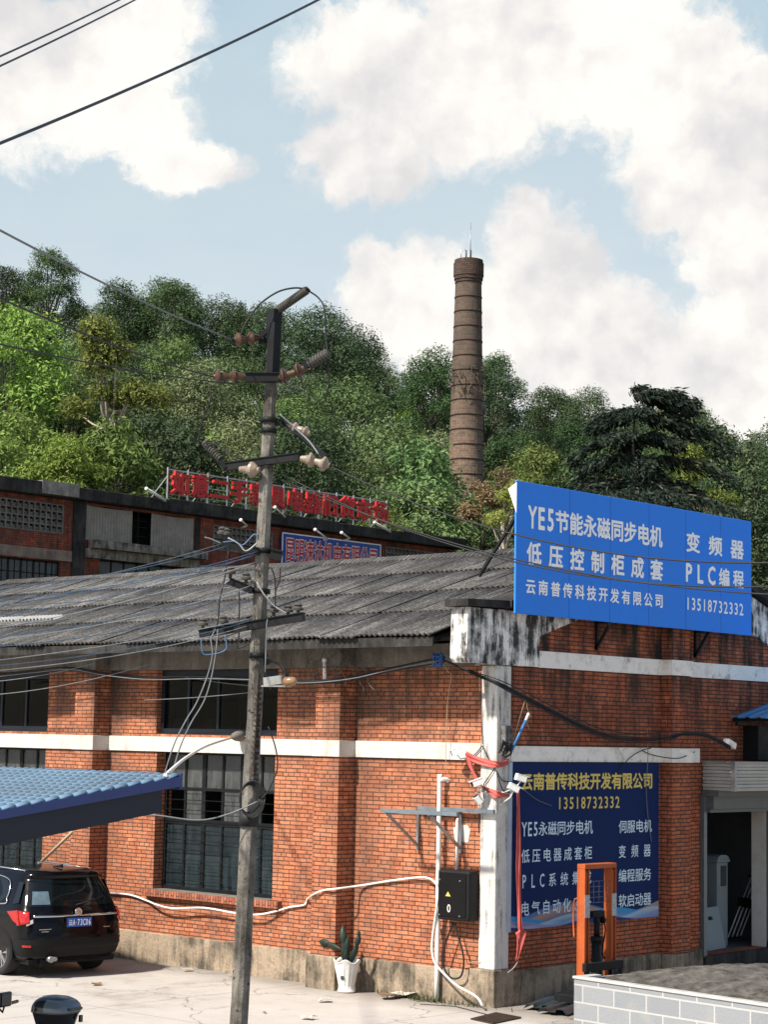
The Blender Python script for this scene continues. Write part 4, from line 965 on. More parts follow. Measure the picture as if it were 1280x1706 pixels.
# ------------------------------------------------------------------ tiled loading platform
def tile_mat():
    m, g, b = new_mat('grey_wall_tile'); setp(b, .35, 0, .45)
    uv = g.n('TexCoord').outputs['UV']; t = g.n('TexBrick'); g.put(t.inputs['Vector'], g.vm('ADD', uv, (.11, .045, 0)))
    t.offset = .5; t.squash = 1
    for k, v in (('Color1', (.27, .285, .30)), ('Color2', (.22, .235, .25)), ('Mortar', (.44, .43, .41))): t.inputs[k].default_value = (*v, 1)
    t.inputs['Scale'].default_value = 1; t.inputs['Mortar Size'].default_value = .010; t.inputs['Mortar Smooth'].default_value = .05; t.inputs['Brick Width'].default_value = .50; t.inputs['Row Height'].default_value = .20; t.inputs['Bias'].default_value = 0
    v = g.noise(g.scale(uv, (1.4, 3, 1)), 5, 6, .75, 1.2)
    vein = g.map(g.math('ABSOLUTE', g.math('SUBTRACT', v, .5)), 0, .035, 1, 0)
    sp = g.noise(uv, 60, 4, .75)
    c = g.mix(g.math('MULTIPLY', g.math('MULTIPLY', vein, .45), g.math('SUBTRACT', 1, t.outputs['Fac'])), t.outputs['Color'], (.22, .23, .25))
    c = g.mix(1, c, g.ramp(sp, [(.3, .82), (.7, 1.12)]), 'MULTIPLY')
    c = g.mix(g.map(g.noise(uv, 2, 5, .7), .55, .8, 0, .4), c, (.45, .40, .33))
    g.put(b.inputs['Base Color'], c); bump(g, b, g.math('SUBTRACT', g.math('MULTIPLY', sp, .25), t.outputs['Fac']), .4, .006); return m
TILE = tile_mat()
pz = 1.05
k0 = A(957, 1625, 2, pz); k1 = A(1280, 1672, 2, pz); kb = A(1157, 1617, 2, pz); dx = (k1-k0).normalized(); nx = V((-dx.y, dx.x, 0))
if nx.x < 0: nx = -nx
pf = thing('loading_platform', 'low platform faced with grey stone tiles and topped with rough concrete', 'platform', (k0.x, k0.y, 0), atan2(dx.y, dx.x))
LP, WP = 6.0, 2.6
mb = MB(); sgn = 1 if V((-sin(atan2(dx.y, dx.x)), cos(atan2(dx.y, dx.x)), 0)).dot(nx) > 0 else -1
# local x along the front face, local y*sgn towards the workshop
mb.box(0, LP, 0, .06*sgn, 0, pz-.03); mb.box(0, .06, .06*sgn, WP*sgn, 0, pz-.03); mb.build('tile_face', TILE, pf)
mb = MB(); mb.box(-.015, LP, -.015*sgn, .10*sgn, pz-.029, pz); mb.box(-.015, .10, .101*sgn, .36*sgn, pz-.029, pz); mb.build('tile_cap', plain('white_cap_tile', (.50, .485, .455), .4, 0, .4, .15, 8), pf, bevel=.004)
mb = MB(); random.seed(6)
def top(u, v):
    x = .101+(LP-.12)*u; y = .101+(WP-.1)*v; h = .10*min(1, v*2.2)*min(1, u*9)+.05*sin(v*3)
    return (x, y*sgn, pz-.05+h+random.uniform(-.018, .018))
mb.grid(top, 70, 36); mb.build('concrete_top', concrete_mat('rough_concrete', (.17, .155, .135), (.045, .04, .035), .4, .64, 5, bmp=1.0), pf, fix=False)
mb = MB(); mb.box(.06, LP-.01, .061*sgn, WP*sgn, 0, pz-.08); mb.build('core', SOOTY, pf)

# ------------------------------------------------------------------ planter, grate, sheets, litter, weeds
def planter():
    t = thing('cactus_planter', 'white ribbed pot with dark green cactus by the pilaster', 'planter', (-.40, 2.48, 0)); t.scale = (.88, .88, .86)
    pr = [(0, .13), (.03, .155), (.07, .14), (.12, .135), (.3, .17), (.42, .20), (.50, .215), (.545, .235), (.555, .225), (.52, .20), (.46, .185)]
    mb = MB(); n = 40
    for i in range(len(pr)-1):
        for j in range(n):
            def q(i_, j_):
                h, r_ = pr[i_]; a = 2*pi*j_/n; rr = r_*(1+(.035*cos(a*14) if .08 < h < .5 and i_ < 8 else 0)); zz = h+(.03*cos(a*5) if 6 < i_ < 10 else 0)
                return (rr*cos(a), rr*sin(a), zz)
            mb.face([q(i, j), q(i, j+1), q(i+1, j+1), q(i+1, j)], 0, True)
    mb.lathe((0, 0, .46), (0, 0, 1), [(0, .18), (.01, 0)], 20, 1)
    o = mb.build('pot', [plain('pot_glaze', (.72, .71, .67), .35, 0, .5, .12, 5), DARK_ROOM], t, fix=False)
    mb = MB(); mb.lathe((-.162, -.05, .27), (-1, -.2, .05), [(0, .04), (.004, .035), (.005, 0)], 10); mb.build('emblem', DARK_ROOM, t)
    G = plain('cactus_green', (.012, .026, .018), .55, 0, .3, .3, 8); mb = MB()
    def pad(p, d, l, w_, th=.035):
        d = V(d).normalized(); s_ = d.cross(V((.74, .66, 0))).normalized(); nn = s_.cross(d)
        def fn(u, v):
            a = 2*pi*v; k = sin(pi*min(.98, max(.02, u)))**.6
            return V(p)+d*(l*u)+s_*(w_*k*cos(a))+nn*(th*k*sin(a))
        mb.grid(fn, 10, 12)
    pad((0, .02, .45), (-.05, .15, 1), .42, .06); pad((-.02, .07, .80), (.2, .25, 1), .34, .065); pad((.0, .14, .72), (0, 1, .25), .34, .055); pad((0, .40, .80), (0, 1, .05), .26, .06)
    pad((0, -.04, .46), (.1, -.45, 1), .42, .055); pad((0, -.20, .78), (.1, -.25, 1), .24, .05); pad((.02, -.25, .95), (0, .12, 1), .14, .03); pad((-.04, 0, .40), (-.1, -.15, 1), .36, .05); pad((0, .05, .5), (.05, -.1, 1), .45, .06)
    mb.build('cactus', G, t, fix=False)
planter()
gx = [A(785, 1698, 2, 0), A(826, 1688, 2, 0), A(868, 1696, 2, 0), A(822, 1706, 2, 0)]
mb = MB()
for i in range(15):
    a = gx[0].lerp(gx[1], i/14); b2 = gx[3].lerp(gx[2], i/14); mb.bar(a+V((0, 0, .012)), b2+V((0, 0, .012)), .018, .02)
for i in range(7):
    a = gx[0].lerp(gx[3], i/6); b2 = gx[1].lerp(gx[2], i/6); mb.bar(a+V((0, 0, .010)), b2+V((0, 0, .010)), .016, .016)
mb.face([q+V((0, 0, .003)) for q in gx], 1)
tag(mb.build('drain_grate', [RUST, plain('pit_black', (.008, .008, .008), .9)], fix=False), 'rusty iron drain grate in the ground before the corner', 'grate')
SHEET = plain('dark_metal_sheet', (.10, .12, .13), .35, .7, .5, .2)
for i, (a, b2, lab) in enumerate((((897, 1682), (975, 1650), 'folded dark metal sheet lying nearest the corner wall'), ((920, 1689), (990, 1668), 'folded dark metal sheet lying nearest the tiled platform'))):
    p0 = A(*a, 2, .02); p1 = A(*b2, 2, .03); d = (p1-p0).normalized(); s_ = V((-d.y, d.x, 0)); L = 2.2; mb = MB()
    pr = [(-.22, 0), (-.16, .06), (-.06, .065), (-.04, .02), (.06, .02), (.08, .065), (.17, .06), (.22, 0)]
    mb.grid(lambda u, v: p0+d*(L*u)+s_*pr[round(v*7)][0]+V((0, 0, pr[round(v*7)][1]+.01)), 1, 7, smooth=False)
    o = tag(mb.build('metal_sheet', SHEET, fix=False), lab, 'metal sheet', 'metal sheets by the platform'); s = o.modifiers.new('t', 'SOLIDIFY'); s.thickness = .004
PAPER = plain('pale_litter', (.52, .47, .40), .8, 0, .2, .25, 9); BROWNL = plain('brown_litter', (.20, .13, .08), .8, 0, .2, .3, 9)
random.seed(21)
def litter(px, py, s_, m_, lab, z=.015):
    p = A(px, py, 2, z); mb = MB(); a0 = random.uniform(0, 6)
    rim = [(s_*random.uniform(.5, 1.2)*cos(a0+i*pi/4), s_*.8*random.uniform(.5, 1.2)*sin(a0+i*pi/4), random.uniform(0, s_*.35)) for i in range(8)]
    for i in range(8): mb.face([(0, 0, s_*.22), rim[i], rim[(i+1) % 8]])
    o = mb.build('scrap', m_, loc=p, fix=False); s = o.modifiers.new('t', 'SOLIDIFY'); s.thickness = .004
    tag(o, lab, 'scrap', 'scraps lying on the yard', 'thing')
litter(514, 1696, .14, PAPER, 'pale torn paper on the yard between the pole and the planter'); litter(540, 1667, .12, PAPER, 'flat pale paper scrap on the yard in front of the planter pilaster'); litter(672, 1659, .26, PAPER, 'largest crumpled pale sack by the foot of the white pipe'); litter(650, 1662, .20, BROWNL, 'brown dirt heap left of the crumpled sack')
litter(441, 1686, .04, BROWNL, 'small dark lump on the yard right of the pole'); litter(160, 1639, .10, BROWNL, 'brown dead leaf on the yard in front of the car'); litter(228, 1596, .07, BROWNL, 'brown scrap at the wall foot just right of the car'); litter(312, 1616, .12, PAPER, 'pale rubble piece at the wall foot left of the pole'); litter(258, 1603, .05, BROWNL, 'dark scrap at the wall foot below the barred window'); litter(430, 1622, .09, PAPER, 'pale scrap at the wall foot just right of the pole'); litter(375, 1619, .06, PAPER, 'tiny pale scrap touching the pole on its left'); litter(288, 1660, .05, PAPER, 'tan stain scrap on the yard midway between car and pole')
mb = MB(); random.seed(31)
for k in range(190):
    y = random.choice((random.gauss(1.15, .22), random.gauss(1.0, .5))); x = -.12-abs(random.gauss(0, .10)); a = random.uniform(0, 6.28); h = random.uniform(.05, .16); l_ = random.uniform(.03, .12)
    p = V((x, y, 0)); q = p+V((cos(a)*l_, sin(a)*l_, h)); s_ = V((-sin(a), cos(a), 0))*.009; mb.face([p-s_, p+s_, q])
tag(mb.build('grass', leaf_mat('weed_green', [(0, (.03, .045, .018)), (1, (.10, .10, .04))]), fix=False), 'low dry weeds along the wall foot by the white pipe', 'grass', kind='stuff')
# white conduit hose along the long wall
hp = [A(x, y, 0, v) for x, y, v in ((176, 1487, -.03), (215, 1490, -.04), (245, 1500, -.05), (262, 1507, -.14), (290, 1513, -.14), (340, 1512, -.13), (400, 1522, -.13), (432, 1523, -.13), (462, 1517, -.06), (482, 1511, -.03), (507, 1507, -.03), (512, 1498, -.04))]
hp += [A(x, y, 0, v) for x, y, v in ((522, 1490, -.39), (538, 1483, -.39), (562, 1480, -.39), (600, 1475, -.06), (650, 1467, -.04), (690, 1462, -.05), (712, 1462, -.08), (727, 1472, -.19), (730, 1492, -.2), (725, 1530, -.19), (720, 1570, -.19), (722, 1596, -.2), (733, 1614, -.21), (760, 1640, -.24), (787, 1655, -.3), (798, 1664, -.36), (804, 1675, -.42))]
cable('conduit_hose', spline(hp, 5), .0155, WHITE_PVC, 'long white conduit hose sagging along the sunlit wall', 'hose', None, 8)
cable('cord', spline([A(864, 1600, 1, -.15), A(856, 1612, 1, -.1), A(846, 1620, 1, -.075)], 4), .008, WHITE_WIRE if False else WIRE_WHITE, 'short white cord tying the ribbon end to the column foot', 'cord')
cable('cord', spline([A(770, 1606, 0, -.06), A(800, 1600, 0, -.06)], 3), .006, TAN, 'short tan cord crossing the charger cable loop', 'cord')
cable('cord', [A(700, 1672, 2, .01), A(760, 1676, 2, .01), A(822, 1692, 2, .01)], .006, BLACK_RUBBER, 'thin black cord lying on the ground towards the grate', 'cord')
# ------------------------------------------------------------------ concrete utility pole
HF = V((cos(YAW), sin(YAW), 0))
def HD(px, py, hd):
    """point seen at px, py at horizontal distance hd ahead of the camera"""
    d = FWD + RGT*((px-640)/FPX) - UPV*((py-853)/FPX)
    return CAM + d*(hd/d.dot(HF))
PH = 23.6
pb = HD(399, 1690, PH); pt = HD(457, 528, PH); ax = (pt-pb).normalized()
base = pb-ax*((pb.z+.3)/ax.z)
pole = thing('utility_pole', 'leaning weathered concrete utility pole with crossarms and old insulators', 'utility pole', (base.x, base.y, 0))
OFF = -V((base.x, base.y, 0))
def pp_(mb, name, m, parent=None, **k):
    o = mb.build(name, m, parent or pole, **k)
    if (parent or pole) is pole: o.location = OFF
    return o
def on(py):
    """point of the pole axis at photo row py"""
    f = (py-528)/(1690-528); return HD(457-58*f, py, PH)
hgt = (pt-base).length
mb = MB(); nlev = 40; random.seed(17)
def ring(t):
    w_ = (.200-.075*t)/2; c = w_*.45; p = base+ax*(hgt*t)
    pts = [(-w_, -w_+c), (-w_+c, -w_), (w_-c, -w_), (w_, -w_+c), (w_, w_-c), (w_-c, w_), (-w_+c, w_), (-w_, w_-c)]
    return [p+V((x+random.uniform(-.006, .006), y+random.uniform(-.006, .006), 0)) for x, y in pts]
rs = [ring(i/nlev) for i in range(nlev+1)]
for i in range(nlev):
    for j in range(8): mb.face([rs[i][j], rs[i][(j+1) % 8], rs[i+1][(j+1) % 8], rs[i+1][j]])
mb.face(rs[-1]); pp_(mb, 'shaft', POLE_C, fix=False)
random.seed(3)           # broken edge and spalled row of rebar ties down the front
for py in range(1155, 1310, 9):
    mb = MB(); p = on(py)+V((-.05, -.105, 0)); mb.box(p.x-.03, p.x+.045, p.y-.012, p.y+.03, p.z-.012, p.z+.012); pp_(mb, 'rebar_tie', RUST)
for k in range(9):
    mb = MB(); p = on(1300)+ax*(.14*k-.15)+V((-.02+random.uniform(-.012, .012), -.10, .25)); mb.tube([p, p+V((.0, -.01, .10))], .007, 4); pp_(mb, 'rebar_tie', RUST)
mb = MB(); mb.tube([on(1352), on(1376)], [.128, .125], 10); pp_(mb, 'black_tape', BLACK_RUBBER)
mb = MB(); c0 = on(1330)+V((-.13, -.12, 0)); random.seed(4)
for k in range(4):
    r_ = .135+.012*k; mb.tube([c0+RGT*(r_*.85*cos(t)+.012*k)+V((0, 0, r_*1.25*sin(t)))-HF*(.012*k) for t in [2*pi*i/22 for i in range(23)]], .011, 5)
pp_(mb, 'cable_coil', BLACK_RUBBER)
mb = MB()
for py in (700, 718, 918, 985, 1092): p = on(py); mb.tube([p-ax*.03, p+ax*.03], .118 if py > 900 else .105, 8)
pp_(mb, 'steel_collar', BLACK_STEEL)
# crossarms
def arm(p, q, w_=.075, name='crossarm', m=BLACK_STEEL):
    mb = MB(); mb.bar(p, q, w_, w_); mb.bar(p+V((0, 0, .045)), q+V((0, 0, .045)), w_*1.35, .012); return pp_(mb, name, m)
def hp_(px, py, dd=0): return HD(px, py, PH+dd)
arm(hp_(371, 779, .15), hp_(500, 761, -.25), .085); arm(hp_(409, 629, -.12), hp_(470, 629, -.12), .11)
arm(hp_(334, 1056, .1), hp_(506, 1027, -.3), .10); arm(hp_(362, 902, -.1), hp_(432, 920, -.1), .075); arm(hp_(452, 922, -.1), hp_(470, 926, -.1), .12)
arm(hp_(381, 968, -.1), hp_(420, 984, -.1), .08); arm(hp_(434, 706, 0), hp_(470, 706, 0), .05); arm(hp_(466, 700, .1), hp_(545, 765, -.1), .04, 'brace')
mb = MB(); mb.box(-.5, .5, -.5, .5, 0, 0) if False else None
p = on(565); mb.bar(p, p+ax*.36+V((0, 0, .0)), .13, .14); mb.bar(p+RGT*.10, p+RGT*.10+ax*.10-V((0, 0, .1)), .05, .16); mb.bar(p-RGT*.11, p-RGT*.11-V((0, 0, .06)), .09, .10); mb.bar(on(528), hp_(468, 514), .05, .08); mb.bar(on(532), hp_(448, 518), .04); mb.bar(on(630)+V((-.02, -.04, 0)), on(540)+V((-.02, -.04, 0)), .11, .12)
pp_(mb, 'top_clamp', BLACK_STEEL)
# insulators
BROWN = plain('brown_glaze', (.075, .036, .019), .35, 0, .4, .4, 9, .05); CREAMG = plain('cream_glaze', (.30, .235, .175), .4, 0, .4, .4, 7, .05); GREYG = plain('grey_shed', (.075, .07, .062), .7, 0, .2, .25, 8)
def discs(p, q, n, r, m, name='insulator'):
    p, q = V(p), V(q); L = (q-p).length; mb = MB(); pr = [(0, .028)]; st_ = L/n
    for i in range(n):
        h = i*st_; pr += [(h+st_*.08, .035), (h+st_*.12, r*.55), (h+st_*.30, r), (h+st_*.42, r*1.02), (h+st_*.46, r*.72), (h+st_*.55, r*.62), (h+st_*.6, .05), (h+st_*.98, .035)]
    mb.lathe(p, q-p, pr+[(L, .0)], 18, smooth=False); return pp_(mb, name, m, fix=False)
def rod_ins(p, q, r, n, m=GREYG):
    p, q = V(p), V(q); L = (q-p).length; mb = MB(); pr = [(0, r*.6)]
    for i in range(n): pr += [(L*(i+.1)/n, r), (L*(i+.5)/n, r), (L*(i+.6)/n, r*.78), (L*(i+.95)/n, r*.78)]
    mb.lathe(p, q-p, pr+[(L, 0)], 12, smooth=False); return pp_(mb, 'surge_arrester', m, fix=False)
discs(hp_(390, 567, -.2), hp_(432, 563, -.05), 2, .085, BROWN); discs(hp_(356, 628, -.2), hp_(407, 627, -.15), 2, .088, BROWN); discs(hp_(466, 630, -.2), hp_(514, 612, -.3), 2, .10, BROWN)
discs(hp_(432, 783, -.15), hp_(399, 782, -.05), 1, .095, CREAMG); discs(hp_(527, 768, -.28), hp_(500, 764, -.25), 1, .09, CREAMG); discs(hp_(549, 776, -.32), hp_(523, 768, -.28), 1, .09, CREAMG)
discs(hp_(500, 716, .05), hp_(476, 708, .1), 1, .07, CREAMG); discs(hp_(516, 723, 0), hp_(496, 714, .05), 1, .07, CREAMG)
rod_ins(hp_(463, 517), hp_(512, 483, -.2), .055, 16); rod_ins(hp_(515, 607, -.3), hp_(548, 588, -.4), .07, 7, GREYG); rod_ins(hp_(368, 765, .1), hp_(340, 737, .2), .05, 9)
mb = MB(); mb.bar(hp_(366, 766, .1), hp_(376, 780, .1), .06, .05); mb.bar(hp_(505, 610, -.3), hp_(520, 604, -.3), .12, .09); mb.bar(hp_(378, 563, -.2), hp_(392, 570, -.2), .05, .04); mb.bar(hp_(432, 562), hp_(449, 548), .06, .05); mb.tube([hp_(512, 483, -.2), hp_(514, 481, -.2)], .04, 8); mb.bar(hp_(470, 628, -.15), hp_(460, 628, -.1), .1, .08)
pp_(mb, 'fitting', BLACK_STEEL)
def pin_ins(p, r=.055):
    mb = MB(); mb.lathe(p, (0, 0, 1), [(0, .02), (.04, .02), (.045, r), (.07, r*1.05), (.09, r*.6), (.11, r*.85), (.13, r*.5), (.14, 0)], 12, smooth=False); pp_(mb, 'insulator', GREYG, fix=False)
for (px, py) in ((338, 1048), (372, 1044), (456, 1026), (480, 1026), (497, 1023), (370, 896), (377, 898), (384, 962), (410, 972)): pin_ins(hp_(px, py, -.1), .06)
# lamp on the pole
mb = MB(); mb.tube(spline([hp_(444, 1095, -.1), hp_(455, 1101, -.2), hp_(470, 1110, -.35), hp_(478, 1126, -.4)], 5), .018, 6); mb.bar(hp_(441, 1090), hp_(449, 1106), .08, .08); lb = pp_(mb, 'lamp_bracket', BLACK_STEEL)
mb = MB(); mb.bar(hp_(444, 1136, -.2), hp_(474, 1132, -.35), .12, .10); mb.bar(hp_(440, 1143, -.2), hp_(480, 1143, -.35), .14, .015); pp_(mb, 'lamp_head', plain('dull_lamp_case', (.30, .30, .29), .5))
mb = MB(); mb.lathe(hp_(464, 1138, -.3), hp_(500, 1133, -.45)-hp_(464, 1138, -.3), [(0, .0), (.03, .05), (.14, .065), (.22, .05), (.25, .02)], 12); pp_(mb, 'lamp_glass', plain('amber_glass', (.30, .17, .09), .25, 0, .5, .2))

# ------------------------------------------------------------------ cables
BK = BLACK_RUBBER; HW = plain('line_wire', (.05, .06, .07), .5, .4, .4, .2)
# high wires in the upper left sky
cable('overhead_wire', sag(HD(-60, 121, 11), HD(290, -47, 16), .02), .007, HW, 'upper thin overhead wire in the top left sky')
cable('overhead_wire', sag(HD(-60, 138, 11), HD(300, -40, 16), .02), .007, HW, 'second thin overhead wire just below the top one in the left sky')
cable('overhead_wire', sag(HD(-60, 263, 11), HD(640, -58, 17), .06), .011, HW, 'thick overhead wire crossing the whole upper left sky')
# lines that leave the pole to the left
cable('line_wire', sag(hp_(388, 566, -.2), HD(-60, 352, 14), .05), .010, WIRE_GREY, 'pole line running from the top left insulator up to the left edge')
cable('line_wire', sag(hp_(356, 628, -.2), HD(-60, 470, 14), .06), .009, BK, 'pole line running from the middle left insulator to the left edge')
cable('line_wire', sag(hp_(398, 640, -.1), HD(-60, 560, 15), .05), .008, BK, 'lowest of the three pole lines crossing the trees on the left')
# jumpers on the pole head
cable('jumper_wire', spline([hp_(400, 560, -.2), hp_(412, 535, -.2), hp_(432, 508, -.2), hp_(462, 487, -.2), hp_(490, 480, -.2), hp_(511, 482, -.2)], 6), .012, BK, 'arched jumper wire left of the grey arrester on the pole head')
cable('jumper_wire', spline([hp_(512, 484, -.2), hp_(530, 496, -.2), hp_(541, 516, -.3), hp_(543, 560, -.3), hp_(547, 600, -.35), hp_(548, 640, -.3), hp_(542, 668, -.2)], 6), .011, BK, 'jumper wire dropping from the arrester tip right of the pole head')
cable('jumper_wire', spline([hp_(466, 690, -.1), hp_(490, 712, -.1), hp_(515, 735, -.2), hp_(531, 757, -.3)], 5), .011, WIRE_GREY, 'slanting grey wire from the pole to the cream insulators')
cable('jumper_wire', spline([hp_(351, 640, -.2), hp_(350, 668, -.2), hp_(338, 700, -.1), hp_(330, 735, 0)], 5), .009, BK, 'thin jumper wire hanging below the middle left insulator')
cable('jumper_wire', spline([hp_(340, 738, .1), hp_(362, 742, .1), hp_(390, 760, 0), hp_(412, 768, 0)], 5), .009, BK, 'thin jumper wire between the leaning arrester and the crossarm')
# lines to the right, past the billboard
cable('line_wire', sag(hp_(549, 776, -.3), HD(1330, 936, 20), .35, 24), .010, BK, 'highest of three lines crossing the blue billboard')
cable('line_wire', sag(hp_(470, 790, -.1), HD(1330, 975, 20), .42, 24), .009, BK, 'middle of three lines crossing the blue billboard')
cable('line_wire', sag(hp_(470, 800, -.1), HD(1330, 992, 20), .30, 24), .009, BK, 'lowest of three lines crossing the blue billboard')
# fan of thin service wires over the grey roof
random.seed(14)
fan = [((432, 918), (-40, 1005), 'b'), ((428, 922), (-40, 1030), 'b'), ((425, 926), (-40, 1014), 'b'), ((430, 935), (-40, 1052), 'w'), ((384, 908), (-40, 984), 'b'), ((420, 975), (-40, 1070), 'w'), ((418, 985), (-40, 1066), 'b'), ((415, 980), (-40, 1046), 'g'),
       ((416, 1000), (-40, 1080), 'b'), ((420, 1030), (-40, 1104), 'w'), ((418, 1034), (-40, 1112), 'b'), ((415, 1042), (-40, 1120), 'w'), ((380, 972), (-40, 1010), 'g'), ((372, 905), (-40, 1000), 'g'), ((425, 938), (-40, 992), 'w')]
nm = {'b': (WIRE_BLUE, 'thin blue wire in the fan of wires from the pole across the grey roof'), 'w': (WIRE_WHITE, 'thin white wire in the fan of wires from the pole across the grey roof'), 'g': (WIRE_GREY, 'thin grey wire in the fan of wires from the pole across the grey roof')}
for p, q, k in fan:
    cable('service_wire', sag(hp_(*p, -.1), HD(*q, 17.5+random.uniform(-1, 1)), random.uniform(.03, .10), 20), .0042, nm[k][0], nm[k][1], 'cable', 'service wires fanning out over the roof')
# messy loops on the pole
loops = [([(430, 900), (424, 890), (405, 908), (392, 902), (372, 903)], WIRE_BLUE, 'pale blue wire loop on the upper left pole arm'), ([(428, 905), (410, 918), (398, 906), (380, 896)], WIRE_WHITE, 'pale wire loop beside the blue loop on the upper pole arm'),
         ([(368, 905), (352, 898), (341, 895)], WIRE_GREY, 'short stiff wire end sticking left from the upper pole arm'), ([(381, 918), (375, 960), (366, 1000), (362, 1040), (345, 1060)], BK, 'black cable hanging from the upper arm down to the long lower arm'),
         ([(359, 1048), (352, 1065), (354, 1090), (346, 1125), (328, 1170), (310, 1200), (290, 1240), (274, 1290)], WIRE_GREY, 'left of two grey drop wires sweeping down to the carport'), ([(363, 1048), (360, 1085), (352, 1130), (340, 1168), (318, 1205), (300, 1245), (286, 1292)], WIRE_GREY, 'right of two grey drop wires sweeping down to the carport'),
         ([(335, 1062), (338, 1088), (352, 1090), (370, 1086), (378, 1078), (375, 1058)], WIRE_BLUE, 'blue wire loop hanging under the left end of the long pole arm'), ([(428, 970), (440, 990), (458, 1010), (478, 1022)], WIRE_WHITE, 'white wire crossing the pole down to the right arm end'),
         ([(452, 945), (458, 965), (459, 1000), (457, 1018)], BK, 'black wire falling right of the pole to the long arm'), ([(467, 945), (466, 965), (459, 985)], BK, 'second black wire falling right of the pole'), ([(446, 1030), (444, 1050), (443, 1090), (442, 1120)], WIRE_GREY, 'grey wire running down the right side of the pole'),
         ([(398, 985), (399, 1010), (398, 1060), (396, 1080), (415, 1072)], BK, 'black cable hanging left of the pole beside the long arm'), ([(383, 966), (370, 978), (385, 980)], WIRE_GREY, 'short grey wire curl on the second pole arm'), ([(447, 1210), (459, 1245), (462, 1280), (448, 1315), (436, 1330)], BK, 'black cable bowing out right of the pole above the coil'),
         ([(429, 1335), (380, 1356), (330, 1366), (262, 1358), (202, 1355)], WIRE_GREY, 'thin grey wire from the coil across the lower window')]
for pts, m_, lab in loops:
    cable('loose_wire', spline([hp_(x, y, -.22) for x, y in pts], 5), .009, m_, lab)
# thick black bundle along the eaves beam and round the corner
random.seed(23)
bun = [(-40, 1128), (60, 1116), (118, 1112), (180, 1122), (250, 1128), (330, 1126), (420, 1130), (500, 1135), (580, 1128), (650, 1113), (731, 1096)]
for k, lab in enumerate(('thickest black cable of the bundle strung under the eaves', 'thin black cable sagging lowest under the eaves', 'black cable just above the lowest one under the eaves', 'pale grey cable strung straight under the eaves')):
    off = [(0, 3, -4, 1)[k]]*len(bun)
    cable('eaves_cable', spline([A(x, y+(0, random.uniform(1, 9), random.uniform(-3, 5), random.uniform(2, 5))[k], 0, -.52-.03*k) for x, y in bun], 5), (.015, .009, .010, .008)[k], (BK, BK, BK, WIRE_GREY)[k], lab)
bun2 = [((731, 1096), 0, -.52), ((790, 1122), 0, -.30), ((830, 1138), 1, -.30), ((872, 1160), 1, -.28), ((930, 1190), 1, -.28), ((1000, 1222), 1, -.22), ((1060, 1231), 1, -.22), ((1112, 1228), 1, -.42), ((1140, 1222), 1, -.42), ((1180, 1226), 1, -.45), ((1218, 1246), 1, -.70)]
for k, lab in enumerate(('thickest black cable crossing the upper gable bricks', 'second black cable just below the thickest one on the gable', 'thin black cable running highest across the gable bricks', 'thin black cable sagging lowest across the gable bricks', 'black cable in the middle of the bundle across the gable')):
    dy = (0, 3, -9, 6, -3)[k]
    cable('gable_cable', spline([A(x, y+dy*min(1, i/3)*(1 if i < 8 else .35), a, v-.012*k) for i, ((x, y), a, v) in enumerate(bun2)], 5), (.015, .011, .008, .008, .010)[k], BK, lab)
cable('grey_wire', spline([A(1085, 1246, 1, -.1), A(1070, 1250, 1, -.08), A(1050, 1262, 1, -.08), A(1030, 1285, 1, -.09)], 5), .008, BK, 'thin wire looping over the white band above the navy sign', 'cable')
cable('grey_wire', spline([A(1070, 1250, 1, -.08), A(1090, 1258, 1, -.08), A(1130, 1263, 1, -.3), A(1158, 1252, 1, -.1)], 5), .008, BK, 'thin black wire sagging under the white band right of the navy sign', 'cable')
cable('grey_wire', spline([A(1079, 1214, 1, -.2), A(1080, 1260, 1, -.1), A(1077, 1310, 1, -.09), A(1080, 1360, 1, -.09), A(1086, 1402, 1, -.09)], 5), .006, WIRE_GREY, 'thin pale wire hanging down over the right part of the navy sign', 'cable')
cable('grey_wire', spline([A(874, 1316, 1, -.2), A(895, 1332, 1, -.08), A(920, 1342, 1, -.08)], 5), .005, WIRE_GREY, 'fine pale wire crossing the navy sign below its heading', 'cable')
for pts, lab in (([(801, 1120), (802, 1180), (804, 1240)], 'black wire running down the inner edge of the column'), ([(804, 1242), (790, 1258), (780, 1260)], 'black wire from the column to the upper camera'), ([(804, 1242), (814, 1263), (828, 1285), (838, 1300), (856, 1302)], 'black wire crossing the column to the right cameras'), ([(824, 1280), (812, 1298), (806, 1308), (806, 1330)], 'black wire crossing the column down to the small camera'), ([(826, 1282), (832, 1300), (838, 1315), (850, 1320)], 'black wire on the column right face below the ribbon'), ([(799, 1345), (798, 1388)], 'black wire stub on the column edge beside the strut')):
    cable('camera_wire', spline([A(x, y, 0, -.06 if x < 826 else -.02) if x < 830 else A(x, y, 1, -.07) for x, y in pts], 5), .008, BK, lab)
cable('low_wire', sag(A(-20, 1136, 0, -.6), A(160, 1104, 0, -.6), .05), .008, WIRE_GREY, 'thin grey wire over the far left upper window', 'cable')
cable('low_wire', sag(A(-20, 1158, 0, -.6), A(250, 1106, 0, -.6), .08), .008, WIRE_GREY, 'second thin grey wire over the far left upper window', 'cable')
cable('low_wire', sag(A(240, 1166, 0, -.4), A(430, 1152, 0, -.4), .02), .007, WIRE_GREY, 'thin grey wire crossing the upper window', 'cable')
cable('low_wire', sag(A(300, 1126, 0, -.4), A(430, 1143, 0, -.4), .02), .007, WIRE_GREY, 'thin grey wire slanting to the pole over the upper window', 'cable')
